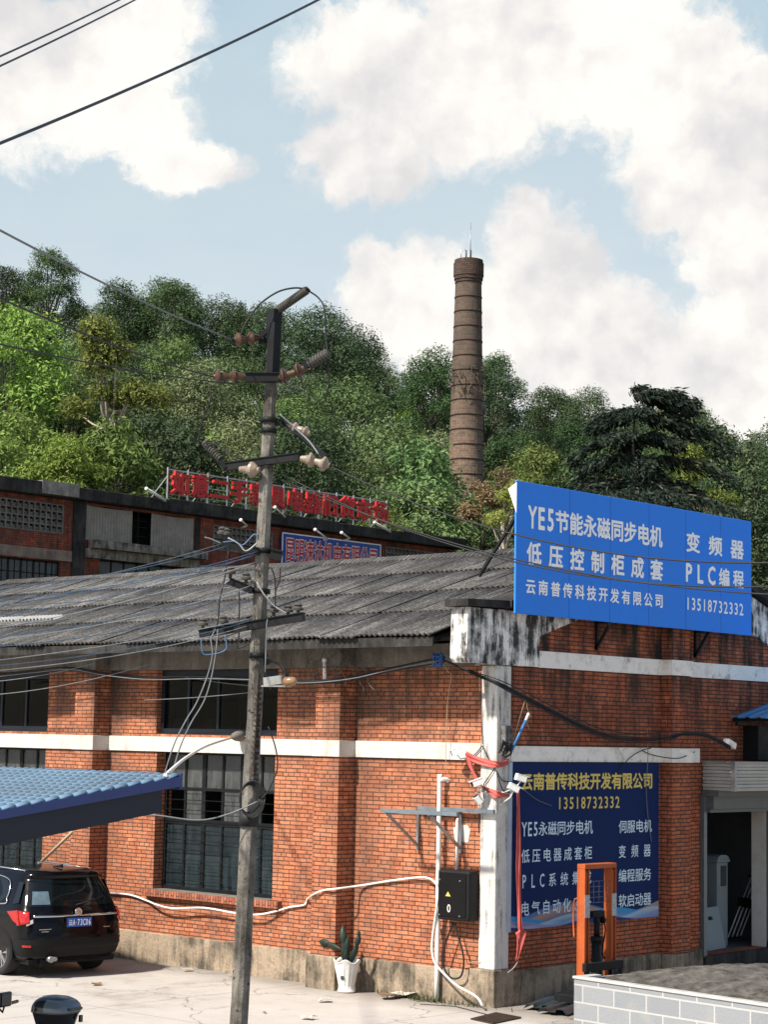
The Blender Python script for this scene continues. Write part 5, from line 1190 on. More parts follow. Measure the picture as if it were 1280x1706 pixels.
# blue knot
mb = MB(); random.seed(2); p0 = A(731, 1096, 0, -.54)
for k in range(14):
    q = [p0+V((random.uniform(-.07, .07), random.uniform(-.08, .08), random.uniform(-.13, .07))) for _ in range(4)]; mb.tube(spline(q, 4), .018, 5)
tag(mb.build('knot', plain('blue_rag', (.035, .10, .26), .8)), 'blue rag knot tying the cable bundle near the corner block', 'knot')
# dead creeper on the eaves above the pilaster
mb = MB(); random.seed(44)
for k in range(46):
    p = A(random.gauss(555, 38), random.uniform(1072, 1118), 0, -.45); q = [p]
    for _ in range(4): q.append(q[-1]+V((random.uniform(-.04, .04), random.uniform(-.13, .13), random.uniform(-.16, .05))))
    mb.tube(spline(q, 4), [.006]*16+[.002], 3)
tag(mb.build('dead_creeper', plain('dry_stem', (.17, .15, .12), .9, 0, .1, .25)), 'grey dead creeper stems hanging from the eaves over the pilaster', 'creeper')
mb = MB(); mb.tube([A(541, 1102, 0, -.44), A(541, 1132, 0, -.44)], .03, 8); mb.lathe(A(541, 1102, 0, -.44), (0, 0, 1), [(0, .04), (.04, .04), (.05, .03)], 8); tag(mb.build('pipe_stub', WHITE_PVC), 'short grey pipe stub under the eaves on the pilaster', 'pipe')
# white tube from the band to the carport
cable('tube', spline([HD(275, 1292, 18.2), A(310, 1262, 0, -5), A(345, 1242, 0, -2.4), A(385, 1229, 0, -.28)], 6), .02, WHITE_PVC, 'curved white tube from the cement lump to the carport tip', 'tube', None, 7)

# ------------------------------------------------------------------ carport with blue tile sheets
TILEB = plain('blue_roof_sheet', (.17, .29, .41), .3, .1, .5, .25, 1.3, .03, (.13, .19, .25))
cr = HD(298, 1292, 18.3)
cpx, cpy, cpz = cr.x, cr.y, cr.z
cp = thing('carport', 'carport roof of glossy blue tile sheets with dark fascia', 'carport', (cpx-2, cpy+4, 0))
SLP = .135
def cf(u, v):
    y = cpy+9.0*v; x = cpx-5.2*u; k = (5.2*u/.155); st = (k-math.floor(k))
    return (x, y, cpz-SLP*5.2*u+.016*abs(sin(pi*(y-cpy)/.115))**.8-.022*st)
mb = MB(); NU = 22*6; b0 = len(mb.v); NV = 78*6
us = []
for k in range(34): us += [(k+.001)/33.55, (k+.9)/33.55, (k+.999)/33.55]
us = [u for u in us if u <= 1]
for u in us:
    for j in range(NV+1): mb.v.append(V(cf(u, j/NV)))
for i in range(len(us)-1):
    for j in range(NV):
        q = i*(NV+1)+j; mb.f.append((q, q+NV+1, q+NV+2, q+1)); mb.m.append(0); mb.sm.append(True)
o = at_root(mb.build('roof_sheet', TILEB, cp, fix=False), cp); s = o.modifiers.new('t', 'SOLIDIFY'); s.thickness = .01
mb = MB(); e = V((cpx-5.2, cpy, cpz-SLP*5.2))
mb.prism([(cpx, cpy-.02, cpz-.01), (cpx-5.2, cpy-.02, cpz-SLP*5.2-.01), (cpx-5.2, cpy-.02, cpz-SLP*5.2-.065), (cpx, cpy-.02, cpz-.10)], (0, .03, 0)); mb.box(cpx, cpx+.03, cpy-.02, cpy+9, cpz-.12, cpz+.02)
at_root(mb.build('blue_trim', plain('trim_blue', (.016, .035, .15), .35, .1, .5, .1), cp), cp)
mb = MB(); mb.prism([(cpx-.18, cpy+.02, cpz-.102), (cpx-5.2, cpy+.02, cpz-SLP*5.2-.068), (cpx-5.2, cpy+.02, cpz-SLP*5.2-.33), (cpx-.18, cpy+.02, cpz-.33)], (0, .05, 0))
for y in (1.5, 3, 4.5, 6, 7.5): mb.bar((cpx-.1, cpy+y, cpz-.16), (cpx-5.1, cpy+y, cpz-SLP*5-.16), .06, .1)
mb.box(cpx-.25, cpx-.15, cpy+.08, cpy+9, cpz-.30, cpz-.18)
at_root(mb.build('fascia', plain('fascia_navy', (.014, .018, .030), .6, 0, .3, .2), cp), cp)
for (x, y) in ((-.2, 3.0), (-.2, 8.6), (-5.0, 1.0), (-5.0, 8.6)):
    mb = MB(); mb.tube([(cpx+x, cpy+y, 0), (cpx+x, cpy+y, cpz+SLP*x-.2)], .05, 8); at_root(mb.build('post', STEEL, cp), cp)
mb = MB(); mb.tube([A(122, 1384, 0, -1.0), A(64, 1440, 0, -.6)], .028, 7); tag(mb.build('pole', plain('bamboo', (.42, .33, .22), .6)), 'pale slanting bamboo pole between the carport and the car roof', 'pole')
# ------------------------------------------------------------------ black SUV (origin on the ground at its middle, nose to +y)
PAINT = plain('black_car_paint', (.003, .003, .004), .09, 0, .22, .1, 2, 0); CLAD = plain('black_cladding', (.007, .007, .008), .6, 0, .2, .2, 20)
CGLASS = plain('car_glass', (.005, .007, .008), .03, 0, .4, .1, 2, 0); CHROME = plain('chrome_trim', (.60, .61, .62), .12, .95, .5, .05); LAMP = plain('red_lamp_glass', (.40, .012, .010), .12, 0, .6, .3, 14, 0); LAMPC = plain('clear_lamp_glass', (.50, .42, .40), .1, .3, .6, .2, 20, 0)
TYRE = plain('tyre_rubber', (.03, .03, .03), .8, 0, .2, .25, 20); RIM = plain('alloy_rim', (.46, .46, .47), .25, .8, .5, .1); PLATE = plain('plate_blue', (.02, .09, .42), .4, 0, .4, .05)
car = thing('parked_car', 'black estate car with chrome strip and blue number plate parked by the wall', 'car', tuple(V((CAM.x, CAM.y, 0))+(V((-1.046, 9.848, 0))-V((CAM.x, CAM.y, 0)))*.957), radians(-8))
car.scale = (.985, .975, .965)
#       z     half-w  rear y  front y
PR = [(.26, .80, -2.12, 2.16), (.34, .87, -2.25, 2.27), (.48, .905, -2.31, 2.33), (.66, .915, -2.32, 2.34), (.72, .915, -2.30, 2.34), (.86, .92, -2.27, 2.30), (.98, .915, -2.235, 2.16), (1.05, .90, -2.21, 1.75), (1.10, .885, -2.185, 1.25), (1.16, .865, -2.16, 1.02), (1.30, .815, -2.09, .72), (1.44, .76, -2.00, .42), (1.55, .715, -1.93, .16), (1.61, .685, -1.96, -.02), (1.655, .64, -1.90, -.22), (1.685, .54, -1.74, -.5), (1.70, .30, -1.35, -.85)]
def prof(z):
    if z <= PR[0][0]: return PR[0][1:]
    for a, b in zip(PR, PR[1:]):
        if z <= b[0]:
            t = (z-a[0])/(b[0]-a[0]); return tuple(p+(q-p)*t for p, q in zip(a[1:], b[1:]))
    return PR[-1][1:]
NS = 3.6; CR, CF = .50, .95
def rear_pt(t, z, off=0):
    hw, yr, yf = prof(z); hw += off; yr -= off
    c_, s_ = cos(t), sin(t)
    return V((hw*math.copysign(abs(c_)**(2/NS), c_), yr+CR-CR*abs(s_)**(2/NS), z))
def outline(z):
    hw, yr, yf = prof(z); n = 28; cf_ = min(CF, max(.2, (yf-yr)*.3)); cr_ = min(CR, (yf-yr)*.25); P = []
    for i in range(n+1):
        t = pi*i/n; c_, s_ = cos(t), sin(t); P.append(V((hw*math.copysign(abs(c_)**(2/NS), c_), yr+cr_-cr_*abs(s_)**(2/NS), z)))
    for i in range(1, 8): P.append(V((-hw*(1+.012*sin(pi*i/8)), yr+cr_+(yf-cf_-yr-cr_)*i/8, z)))
    for i in range(n+1):
        t = pi+pi*i/n; c_, s_ = cos(t), sin(t); P.append(V((hw*math.copysign(abs(c_)**(2/2.8), c_), yf-cf_+cf_*abs(s_)**(2/2.8), z)))
    for i in range(1, 8): P.append(V((hw*(1+.012*sin(pi*i/8)), yf-cf_+(yr+cr_-yf+cf_)*i/8, z)))
    return P
zs = sorted({p[0] for p in PR} | {.26+.045*i for i in range(32) if .26+.045*i < 1.7})
ol = [outline(z) for z in zs]; k = len(ol[0]); mb = MB()
for i in range(len(zs)-1):
    for j in range(k): mb.face([ol[i][j], ol[i][(j+1) % k], ol[i+1][(j+1) % k], ol[i+1][j]], 0, True)
mb.face(ol[-1], 0, True); mb.face(list(reversed(ol[0])))
me_b = mb.build('body', PAINT, car, fix=False)
bm = bmesh.new(); bm.from_mesh(me_b.data); bmesh.ops.remove_doubles(bm, verts=bm.verts, dist=.0005); bmesh.ops.recalc_face_normals(bm, faces=bm.faces); bm.to_mesh(me_b.data); bm.free()
WB = ((-1.37, .72), (1.45, .72))
cut = MB()
for (y, r_) in ((-1.37, .40), (1.45, .40)):
    for x in (-1, 1): cut.lathe((x*.62, y, .36), (x, 0, 0), [(0, r_), (.6, r_)], 36)
co_ = cut.build('cutter', CLAD)
bo = me_b.modifiers.new('arches', 'BOOLEAN'); bo.object = co_; bo.operation = 'DIFFERENCE'; bo.solver = 'EXACT'
bpy.context.view_layer.update(); dg = bpy.context.evaluated_depsgraph_get()
nm_ = bpy.data.meshes.new_from_object(me_b.evaluated_get(dg)); me_b.modifiers.clear(); me_b.data = nm_; bpy.data.objects.remove(co_)
for p in nm_.polygons: p.use_smooth = True
# cladding: sill, arches and rear skirt
mb = MB()
def band(mb, z0, z1, off, t0=0, t1=pi, n=30, mi=0):
    for i in range(n):
        a, b = t0+(t1-t0)*i/n, t0+(t1-t0)*(i+1)/n; m_ = 4
        for q in range(m_):
            za, zb = z0+(z1-z0)*q/m_, z0+(z1-z0)*(q+1)/m_
            mb.face([rear_pt(a, za, off), rear_pt(b, za, off), rear_pt(b, zb, off), rear_pt(a, zb, off)], mi, True)
band(mb, .27, .62, .006)
for s_ in (-1, 1):
    for y in (-1.37, 1.45):
        n = 20
        for i in range(n):
            a, b = -.25+(pi+.5)*i/n, -.25+(pi+.5)*(i+1)/n
            def q(t, r_, o_): return (s_*(.905+o_), y+r_*cos(t), max(.28, .36+r_*sin(t)))
            mb.face([q(a, .40, .018), q(b, .40, .018), q(b, .46, .012), q(a, .46, .012)], 0, True); mb.face([q(a, .40, .018), q(b, .40, .018), q(b, .40, -.2), q(a, .40, -.2)], 0, True)
    mb.box(s_*.86, s_*.925, -.92, 1.0, .27, .40)
mb.build('cladding', CLAD, car, fix=False)
# glass: rear window, quarter and side windows
def side_x(z, off): return prof(z)[0]*1.006+off
def side_patch(mb, poly, off, s_, ny=1):
    """poly in (y, z) on the flank"""
    mb.face([(s_*side_x(z, off), y, z) for y, z in poly])
def rear_grid(mb, z0, z1, f0, f1, off, n=24, m_=8, mi=0):
    mb.grid(lambda u, v: rear_pt(f0(v)+(f1(v)-f0(v))*u, z0+(z1-z0)*v, off), n, m_, mi)
mb = MB(); rear_grid(mb, 1.13, 1.545, lambda v: .20*pi, lambda v: .80*pi, .005); mb.build('rear_window', CGLASS, car, fix=False)
mb = MB(); rear_grid(mb, 1.16, 1.36, lambda v: .60*pi+.03*v, lambda v: .765*pi, .009, 8, 4); mb.build('window_reflection', plain('reflection_tint', (.10, .15, .18), .15, 0, .6, .3, 9, 0), car, fix=False)  # bluish patch painted over the rear glass as a reflection
mb = MB(); rear_grid(mb, 1.56, 1.60, lambda v: .17*pi, lambda v: .83*pi, .05, 24, 2); mb.build('spoiler', PAINT, car, fix=False)
mb = MB(); rear_grid(mb, 1.20, 1.205, lambda v: .40*pi, lambda v: .52*pi, .02, 8, 1); mb.tube([rear_pt(.5*pi, 1.14, .012), rear_pt(.42*pi, 1.22, .015), rear_pt(.36*pi, 1.25, .015)], .008, 5); mb.build('rear_wiper', BLACK_RUBBER, car, fix=False)
for s_ in (-1, 1):
    mb = MB(); side_patch(mb, [(-1.70, 1.15), (-1.88, 1.18), (-1.80, 1.50), (-1.66, 1.50)], .004, s_)
    side_patch(mb, [(-.78, 1.13), (-1.30, 1.15), (-1.45, 1.25), (-1.43, 1.40), (-1.30, 1.50), (-.9, 1.545), (-.78, 1.545)], .004, s_); side_patch(mb, [(-.76, 1.13), (-.76, 1.545), (-.12, 1.55), (-.06, 1.13)], .005, s_); side_patch(mb, [(.02, 1.13), (-.04, 1.55), (.18, 1.46), (.70, 1.13)], .004, s_)
    mb.build('side_window', CGLASS, car, fix=False)
    mb = MB(); pl = [(.75, 1.115), (-1.32, 1.13), (-1.48, 1.24), (-1.46, 1.41), (-1.32, 1.52), (-.9, 1.565), (-.1, 1.57), (.2, 1.48)]
    mb.tube(spline([(s_*side_x(z, .012), y, z) for y, z in pl], 5), .013, 5); mb.build('chrome_surround', CHROME, car)
    mb = MB(); mb.tube([(s_*.60, .1, 1.675), (s_*.62, -.5, 1.685), (s_*.60, -1.6, 1.665)], .014, 6); mb.build('roof_rail', CHROME, car)
    # tail lamps wrap round the corner
    t0, t1 = (.045*pi, .215*pi) if s_ > 0 else (.785*pi, .955*pi)
    def lz(v, t):            # lamp is tall outside, narrow inside
        f = (t-.215*pi)/(-.17*pi) if s_ > 0 else (t-.785*pi)/(.17*pi)
        return (.83+.045*(1-f))+(v*(.235-.06*(1-f)))
    mb = MB(); mb.grid(lambda u, v: rear_pt(t0+(t1-t0)*u, lz(v, t0+(t1-t0)*u), .014), 16, 6)
    yy = rear_pt(t0 if s_ > 0 else t1, .95, 0).y
    mb.face([(s_*side_x(.84, .012), -1.86, .90), (s_*side_x(1.06, .012), -1.62, 1.03), (s_*side_x(1.06, .012), -1.95, 1.07), (s_*side_x(.84, .012), -2.05, .84)])
    o = mb.build('tail_light', LAMP, car, fix=False); sd = o.modifiers.new('t', 'SOLIDIFY'); sd.thickness = .012
    ta, tb = (.17*pi, .25*pi) if s_ > 0 else (.75*pi, .83*pi)
    mb = MB(); mb.grid(lambda u, v: rear_pt(ta+(tb-ta)*u, .83+.05*(u if s_ > 0 else 1-u)+.06*v, .018), 6, 3); mb.build('lamp_lens', LAMPC, o, fix=False)
    mb = MB(); tc, td = (.10*pi, .21*pi) if s_ > 0 else (.79*pi, .90*pi); mb.grid(lambda u, v: rear_pt(tc+(td-tc)*u, .50+.035*v, .014), 6, 2); mb.build('reflector', LAMP, car, fix=False)
mb = MB(); rear_grid(mb, .965, .993, lambda v: .255*pi, lambda v: .745*pi, .02, 24, 2); o = mb.build('chrome_strip', CHROME, car, fix=False); sd = o.modifiers.new('t', 'SOLIDIFY'); sd.thickness = .015
yp = prof(.88)[1]
mb = MB(); mb.box(-.235, .235, yp-.035, yp-.01, .80, .955); mb.build('plate_recess', CLAD, car)
pl_ = MB(); pl_.box(-.22, .22, yp-.045, yp-.036, .805, .945); po = pl_.build('number_plate', PLATE, car, bevel=.003)
mb = MB(); write(mb, '云A', -.205, -.085, .825, .925, yp-.0465, depth=.002, bold=.02, latw=.62); write(mb, '73C06', -.05, .205, .825, .925, yp-.0465, depth=.002, bold=.02, latw=.6); mb.lathe((-.067, yp-.046, .875), (0, -1, 0), [(0, .007), (.002, .007)], 8); mb.build('plate_lettering', WHITE_L, po, uvmap=False)
ye = prof(1.03)[1]
mb = MB(); mb.lathe((0, ye-.035, 1.035), (0, -1, .15), [(0, .062), (.012, .066), (.022, .058), (.014, .05)], 24)
for i, dx_ in enumerate((-.025, 0, .025)): mb.prism([(dx_-.013, ye-.052-.002*i, 1.07-.012*i), (dx_+.013, ye-.052-.002*i, 1.07-.012*i), (dx_+.012, ye-.052-.002*i, 1.035-.012*i), (dx_, ye-.052-.002*i, 1.012-.012*i), (dx_-.012, ye-.052-.002*i, 1.035-.012*i)], (0, .012, 0))
mb.build('emblem', CHROME, car)
mb = MB()
for (x, z, w_) in ((-.58, .775, .26), (-.60, .74, .13), (.52, .775, .12)):
    y = rear_pt(math.acos(max(-1, min(1, math.copysign((abs(x)/.92)**(NS/2), x)))), z, .008).y; mb.box(x-w_/2, x+w_/2, y-.004, y+.006, z, z+.012)
mb.build('badge_strip', CHROME, car)
mb = MB(); mb.bar((0, -.55-.9, 1.71), (0, -.75-.9, 1.73), .03, .02); mb.prism([(-.012, -1.50, 1.70), (-.012, -1.72, 1.70), (-.012, -1.72, 1.765)], (.024, 0, 0)); mb.build('roof_fin', PAINT, car)
mb = MB(); mb.tube([(-.5, -2.22, .315), (-.5, -2.33, .31)], [.045, .05], 12); mb.tube([(-.42, -2.22, .315), (-.42, -2.31, .31)], [.035, .035], 10); mb.build('exhaust', STEEL, car)
mb = MB(); mb.box(-.78, .78, -2.1, 2.1, .22, .30); mb.box(-.6, -.35, -2.15, -1.6, .2, .32); mb.build('underbody', CLAD, car)
mb = MB(); mb.box(-.80, .80, 2.345, 2.36, .55, .72); mb.build('front_grille', CLAD, car)
for s_ in (-1, 1):
    mb = MB(); mb.lathe((s_*.98, .62, 1.12), (0, 1, 0), [(0, .05), (.02, .085), (.12, .07), (.14, 0)], 12); mb.bar((s_*.86, .66, 1.08), (s_*.97, .66, 1.1), .04); mb.build('wing_mirror', PAINT, car)
    mb = MB(); mb.box(s_*.60, s_*.80, 2.19, 2.30, .80, .92); mb.build('headlight', LAMPC, car, bevel=.02)
    for y in (-1.37, 1.45):
        mb = MB(); o_ = (s_*.66, y, .36); a_ = (s_, 0, 0)
        mb.lathe(o_, a_, [(0, .24), (.0, .33), (.03, .355), (.20, .355), (.235, .335), (.24, .25), (.2, .24)], 40); wh = mb.build('wheel', TYRE, car)
        mb = MB(); mb.lathe(o_, a_, [(.10, .245), (.235, .25), (.238, .235), (.17, .225), (.10, .22)], 40); mb.lathe(o_, a_, [(.12, .0), (.12, .08), (.225, .055), (.23, 0)], 20)
        for i in range(10):
            t = 2*pi*i/10+.1*(-1)**i; d = V((0, cos(t), sin(t))); mb.bar(V(o_)+V((s_*.20, 0, 0))+d*.04, V(o_)+V((s_*.215, 0, 0))+d*.23, .03, .03, (1, 0, 0))
        mb.build('rim', RIM, wh)
        mb = MB(); mb.lathe(o_, a_, [(.06, .0), (.06, .17), (.075, .17), (.075, 0)], 24); mb.build('brake_disc', STEEL, wh)

# ------------------------------------------------------------------ scooter at the lower left
SCP = plain('scooter_black', (.012, .013, .015), .15, 0, .6, .15, 3, 0); SCG = plain('scooter_grey_lens', (.13, .16, .19), .12, .1, .6, .15, 3, 0)
tb = HD(93, 1684, 20.3); mr = HD(10, 1664, 20.6)
sd_ = V((mr.x-tb.x, mr.y-tb.y, 0)); sc_dir = atan2(sd_.y, sd_.x)
sc = thing('scooter', 'black scooter with grey-lidded top box and round-cornered mirror', 'scooter', (tb.x, tb.y, 0), sc_dir)
zb = tb.z
mb = MB(); mb.grid(lambda u, v: ((.20+.02*u)*(.86+.14*u)*math.copysign(abs(cos(2*pi*v))**.6, cos(2*pi*v)), (.185)*(.80+.2*u)*math.copysign(abs(sin(2*pi*v))**.6, sin(2*pi*v)), zb-.16+.15*u), 6, 36); mb.build('box_base', SCP, sc, fix=False)
mb = MB(); mb.grid(lambda u, v: (.225*(1-u**2.6)**.45*math.copysign(abs(cos(2*pi*v))**.6, cos(2*pi*v)), .205*(1-u**2.6)**.45*math.copysign(abs(sin(2*pi*v))**.6, sin(2*pi*v)), zb-.005+.17*u), 10, 36); mb.build('box_lid', SCP, sc, fix=False)
mb = MB(); mb.grid(lambda u, v: (-.232*(1-u**2.6)**.45*abs(cos(pi*(v-.5)))**.6, .212*(1-u**2.6)**.45*math.copysign(abs(sin(pi*(v-.5)))**.6, sin(pi*(v-.5))), zb+.012+.162*u*.9), 8, 24); mb.build('lid_lens', SCG, sc, fix=False)
mb = MB(); mb.box(-.26, -.20, -.10, .10, zb+.03, zb+.055); mb.box(.20, .25, -.04, .04, zb-.03, zb+.03); mb.box(-.245, -.215, -.13, -.09, zb-.10, zb-.03); mb.build('box_latch', SCP, sc, bevel=.006)
mb = MB(); mb.box(-.16, .12, -.1, .1, zb-.20, zb-.165); mb.bar((-.1, 0, zb-.2), (.1, 0, .62), .05); mb.build('rack', BLACK_STEEL, sc)
mb = MB(); mb.grid(lambda u, v: (.05+.75*u, .16*math.copysign(abs(cos(pi*v))**.7, cos(pi*v))*(1-.2*u), .66+.10*abs(sin(pi*v))**.7-.04*sin(pi*u)), 10, 12); mb.build('seat', BLACK_RUBBER, sc, fix=False)
mb = MB(); mb.prism([(-.25, -.15, .55), (.0, -.15, .68), (.78, -.15, .68), (.85, -.15, .34), (1.20, -.15, .30), (1.22, -.15, .24), (.3, -.15, .24), (-.05, -.15, .35)], (0, .30, 0)); mb.prism([(1.15, -.19, .28), (1.22, -.19, .28), (1.38, -.14, .92), (1.30, -.14, .94)], (0, .33, 0)); mb.build('body', SCP, sc, bevel=.03)
mx_ = sd_.length+.06
mb = MB(); mb.tube([(1.32, 0, .30), (mx_+.08, 0, .98)], .035, 8); mb.tube([(mx_+.05, -.33, 1.0), (mx_+.08, 0, .97), (mx_+.05, .33, 1.0)], .018, 7); mb.lathe((mx_+.1, 0, .92), (1, 0, .1), [(0, .11), (.08, .09), (.1, 0)], 14); mb.build('handlebar', SCP, sc)
lm = V((mx_-.06, .0, mr.z))
for y in (0.02, .62):
    mb = MB(); mb.box(lm.x-.025, lm.x+.025, y-.095, y+.095, lm.z-.075, lm.z+.075); o = mb.build('mirror', SCP, sc, bevel=.02)
    mb = MB(); mb.tube([(lm.x, y, lm.z-.055), (lm.x+.02, y, lm.z-.13), (mx_+.06, y*.8, 1.0)], .011, 6); mb.build('mirror_stalk', BLACK_STEEL, sc)
for x in (.02, 1.42):
    mb = MB(); mb.lathe((x, -.05, .24), (0, 1, 0), [(0, .17), (.0, .22), (.02, .24), (.08, .24), (.1, .22), (.1, .17)], 28); mb.lathe((x, -.03, .24), (0, 1, 0), [(0, 0), (0, .17), (.06, .17), (.06, 0)], 20, 1); mb.build('wheel', [TYRE, RIM], sc)
# ------------------------------------------------------------------ wooded hill
HR = V((sin(YAW), -cos(YAW), 0))
def uw(u, w): return CAM.x+HR.x*u+HF.x*w, CAM.y+HR.y*u+HF.y*w
RIDGE_W = 138.
SKY = [(-300, 400), (0, 430), (70, 425), (140, 470), (280, 458), (350, 500), (400, 515), (520, 508), (590, 535), (640, 582), (720, 594), (800, 612), (870, 660), (920, 652), (990, 655), (1050, 666), (1160, 684), (1220, 704), (1280, 722), (1600, 750)]
def sky_y(px):
    for a, b in zip(SKY, SKY[1:]):
        if px <= b[0]: return a[1]+(b[1]-a[1])*(px-a[0])/(b[0]-a[0])
    return SKY[-1][1]
def ridge_h(u):
    px = 640+u/RIDGE_W*FPX; px = max(-290, min(1590, px))
    return HD(px, sky_y(px), RIDGE_W).z-8.2
def hill_h(u, w):
    r_ = ridge_h(u*RIDGE_W/max(w, 60)) if w < RIDGE_W else ridge_h(u)
    K_ = [(44, -.3), (52, 0), (62, .12*r_), (72, .23*r_), (84, .35*r_), (RIDGE_W, r_), (175, r_-2), (300, r_-20)]
    if w <= 44: return -.3
    for a, b in zip(K_, K_[1:]):
        if w <= b[0]:
            t = (w-a[0])/(b[0]-a[0]); return a[1]+(b[1]-a[1])*t
    return r_-20
mb = MB()
mb.grid(lambda i, j: (*uw(-70+140*j, 44+256*i), hill_h(-70+140*j, 44+256*i)-.25+.5*sin(j*37+i*11)*sin(i*29)), 64, 60)
hm, g, b = new_mat('hill_soil'); setp(b, .95, 0, .1); co = g.n('TexCoord').outputs['Object']
g.put(b.inputs['Base Color'], g.ramp(g.noise(co, .6, 6, .65), [(.35, (.018, .022, .010)), (.65, (.05, .048, .022))]))
tag(mb.build('hill', hm), kind='structure')

LEAVES = {
 'mid': leaf_mat('leaf_mid', [(0, (.06, .105, .036)), (.5, (.10, .162, .054)), (1, (.155, .23, .08))]),
 'dark': leaf_mat('leaf_dark', [(0, (.036, .066, .028)), (.6, (.06, .10, .041)), (1, (.095, .145, .06))]),
 'olive': leaf_mat('leaf_olive', [(0, (.07, .10, .04)), (.5, (.125, .16, .07)), (1, (.205, .24, .115))]),
 'light': leaf_mat('leaf_light', [(0, (.09, .155, .032)), (.5, (.165, .26, .05)), (1, (.27, .36, .085))], .3),
 'yellow': leaf_mat('leaf_yellow', [(0, (.08, .10, .03)), (.5, (.19, .24, .06)), (1, (.36, .38, .12))], .4),
 'cedar': leaf_mat('needle_dark', [(0, (.009, .016, .012)), (.6, (.019, .031, .022)), (1, (.042, .058, .040))], .12, .1),
 'brown': leaf_mat('leaf_brown', [(0, (.085, .065, .03)), (.5, (.15, .115, .055)), (1, (.23, .185, .10))], .3),
}
BARK = concrete_mat('bark', (.15, .125, .10), (.04, .033, .026), .38, .6, 3); PALEBARK = concrete_mat('pale_bark', (.46, .40, .33), (.18, .14, .10), .3, .6, 2)
def leaf_clump(mb, p, d, s_, rnd, k=3):
    for _ in range(k):
        n = V((rnd.gauss(0, 1), rnd.gauss(0, 1), rnd.gauss(0, 1)))+d*2.0
        n = n.normalized(); t = n.orthogonal().normalized(); t = (Matrix.Rotation(rnd.uniform(0, 6.28), 3, n) @ t); c = n.cross(t)
        q = p+V((rnd.gauss(0, 1), rnd.gauss(0, 1), rnd.gauss(0, 1)))*s_*.6
        L = s_*rnd.uniform(.75, 1.35); w_ = L*.36; b0 = len(mb.v)
        mb.v += [q-t*L*.5, q+c*w_*.5-t*L*.05+n*L*.06, q+t*L*.5, q-c*w_*.5-t*L*.05+n*L*.06]
        mb.f.append((b0, b0+1, b0+2, b0+3)); mb.m.append(0); mb.sm.append(False)
def make_tree(seed, H, R, kind='broad', n=1700, leaf=.34, trunk_h=.35, nl=11):
    """returns (crown mesh, trunk mesh); leaves sit on many small lobes at the limb ends"""
    rnd = random.Random(seed); cr_ = MB(); tr = MB(); zc = H*trunk_h; ch = H-zc; lobes = []
    if kind == 'broad':
        for i in range(nl):
            a = i*2.4+rnd.uniform(-.5, .5); f = ((i+.5)/nl); z = zc+ch*(.18+.66*f)+rnd.uniform(-.3, .3); rr = R*(.72*sqrt(max(0, 1-(f*1.02-.22)**2*1.3)))*rnd.uniform(.65, 1.12)
            if i == nl-1: rr *= .25
            lobes.append((V((rr*cos(a), rr*sin(a), z)), R*rnd.uniform(.30, .50)))
    elif kind == 'airy':
        for i in range(nl):
            a = rnd.uniform(0, 6.28); f = rnd.uniform(.1, 1)**.8; lobes.append((V((R*.85*rnd.uniform(.15, 1)*cos(a)*(1.15-f*.6), R*.85*rnd.uniform(.15, 1)*sin(a)*(1.15-f*.6), zc+ch*(.1+.82*f))), R*rnd.uniform(.20, .36)))
    elif kind == 'column':
        for i in range(nl):
            f = i/(nl-1); a = i*2.4; rr = R*.35*(1-f*.8); lobes.append((V((rr*cos(a), rr*sin(a), zc+ch*(.06+.88*f))), R*(.75-.52*f**1.6)*rnd.uniform(.85, 1.1)))
    top = V((rnd.uniform(-.3, .3), rnd.uniform(-.3, .3), zc+ch*.35)); r0_ = .014*H+.03
    tr.tube([(0, 0, -.8), (rnd.uniform(-.1, .1), rnd.uniform(-.1, .1), zc*.55), top], [r0_*1.25, r0_, r0_*.7], 7)
    for c, r_ in lobes:
        s0 = V((0, 0, zc*.55)).lerp(top, rnd.random()); tr.tube(spline([s0, s0.lerp(c, .5)+V((0, 0, -.15*r_)), c], 3), [r0_*.5]*3+[r0_*.32]*3+[r0_*.12], 5, cap=False)
    wsum = sum(r_*r_ for _, r_ in lobes)
    for c, r_ in lobes:
        for _ in range(int(n*r_*r_/wsum)):
            d = V((rnd.gauss(0, 1), rnd.gauss(0, 1), rnd.gauss(.25, 1))).normalized()
            if d.z < -.55: d.z *= -.6; d.normalize()
            k = rnd.uniform(.55, 1.08) if rnd.random() < .8 else rnd.uniform(.2, .6)
            p = c+V((d.x*r_*k, d.y*r_*k, d.z*r_*k*(.8 if kind != 'column' else 1.3)))
            leaf_clump(cr_, p, (d+V((0, 0, .5))).normalized(), leaf, rnd)
    return cr_, tr
def mesh_of(mb, name, m):
    o = mb.build(name, m, fix=False, uvmap=False); me = o.data; bpy.data.objects.remove(o); return me
PROTO = {}
def proto(key, *a, mat='mid', bark=BARK, **k):
    c, t = make_tree(*a, **k); PROTO[key] = (mesh_of(c, 'crown', LEAVES[mat]), mesh_of(t, 'trunk', bark))
for i in range(3):
    proto(('broad_mid', i), 100+i, 9.0, 3.3, mat='mid', n=4600, leaf=.19, trunk_h=.10, nl=15)
    proto(('broad_olive', i), 200+i, 8.5, 3.1, mat='olive', n=4600, leaf=.18, trunk_h=.10, nl=15)
    proto(('broad_dark', i), 300+i, 9.5, 3.2, mat='dark', n=4600, leaf=.20, trunk_h=.12, nl=15)
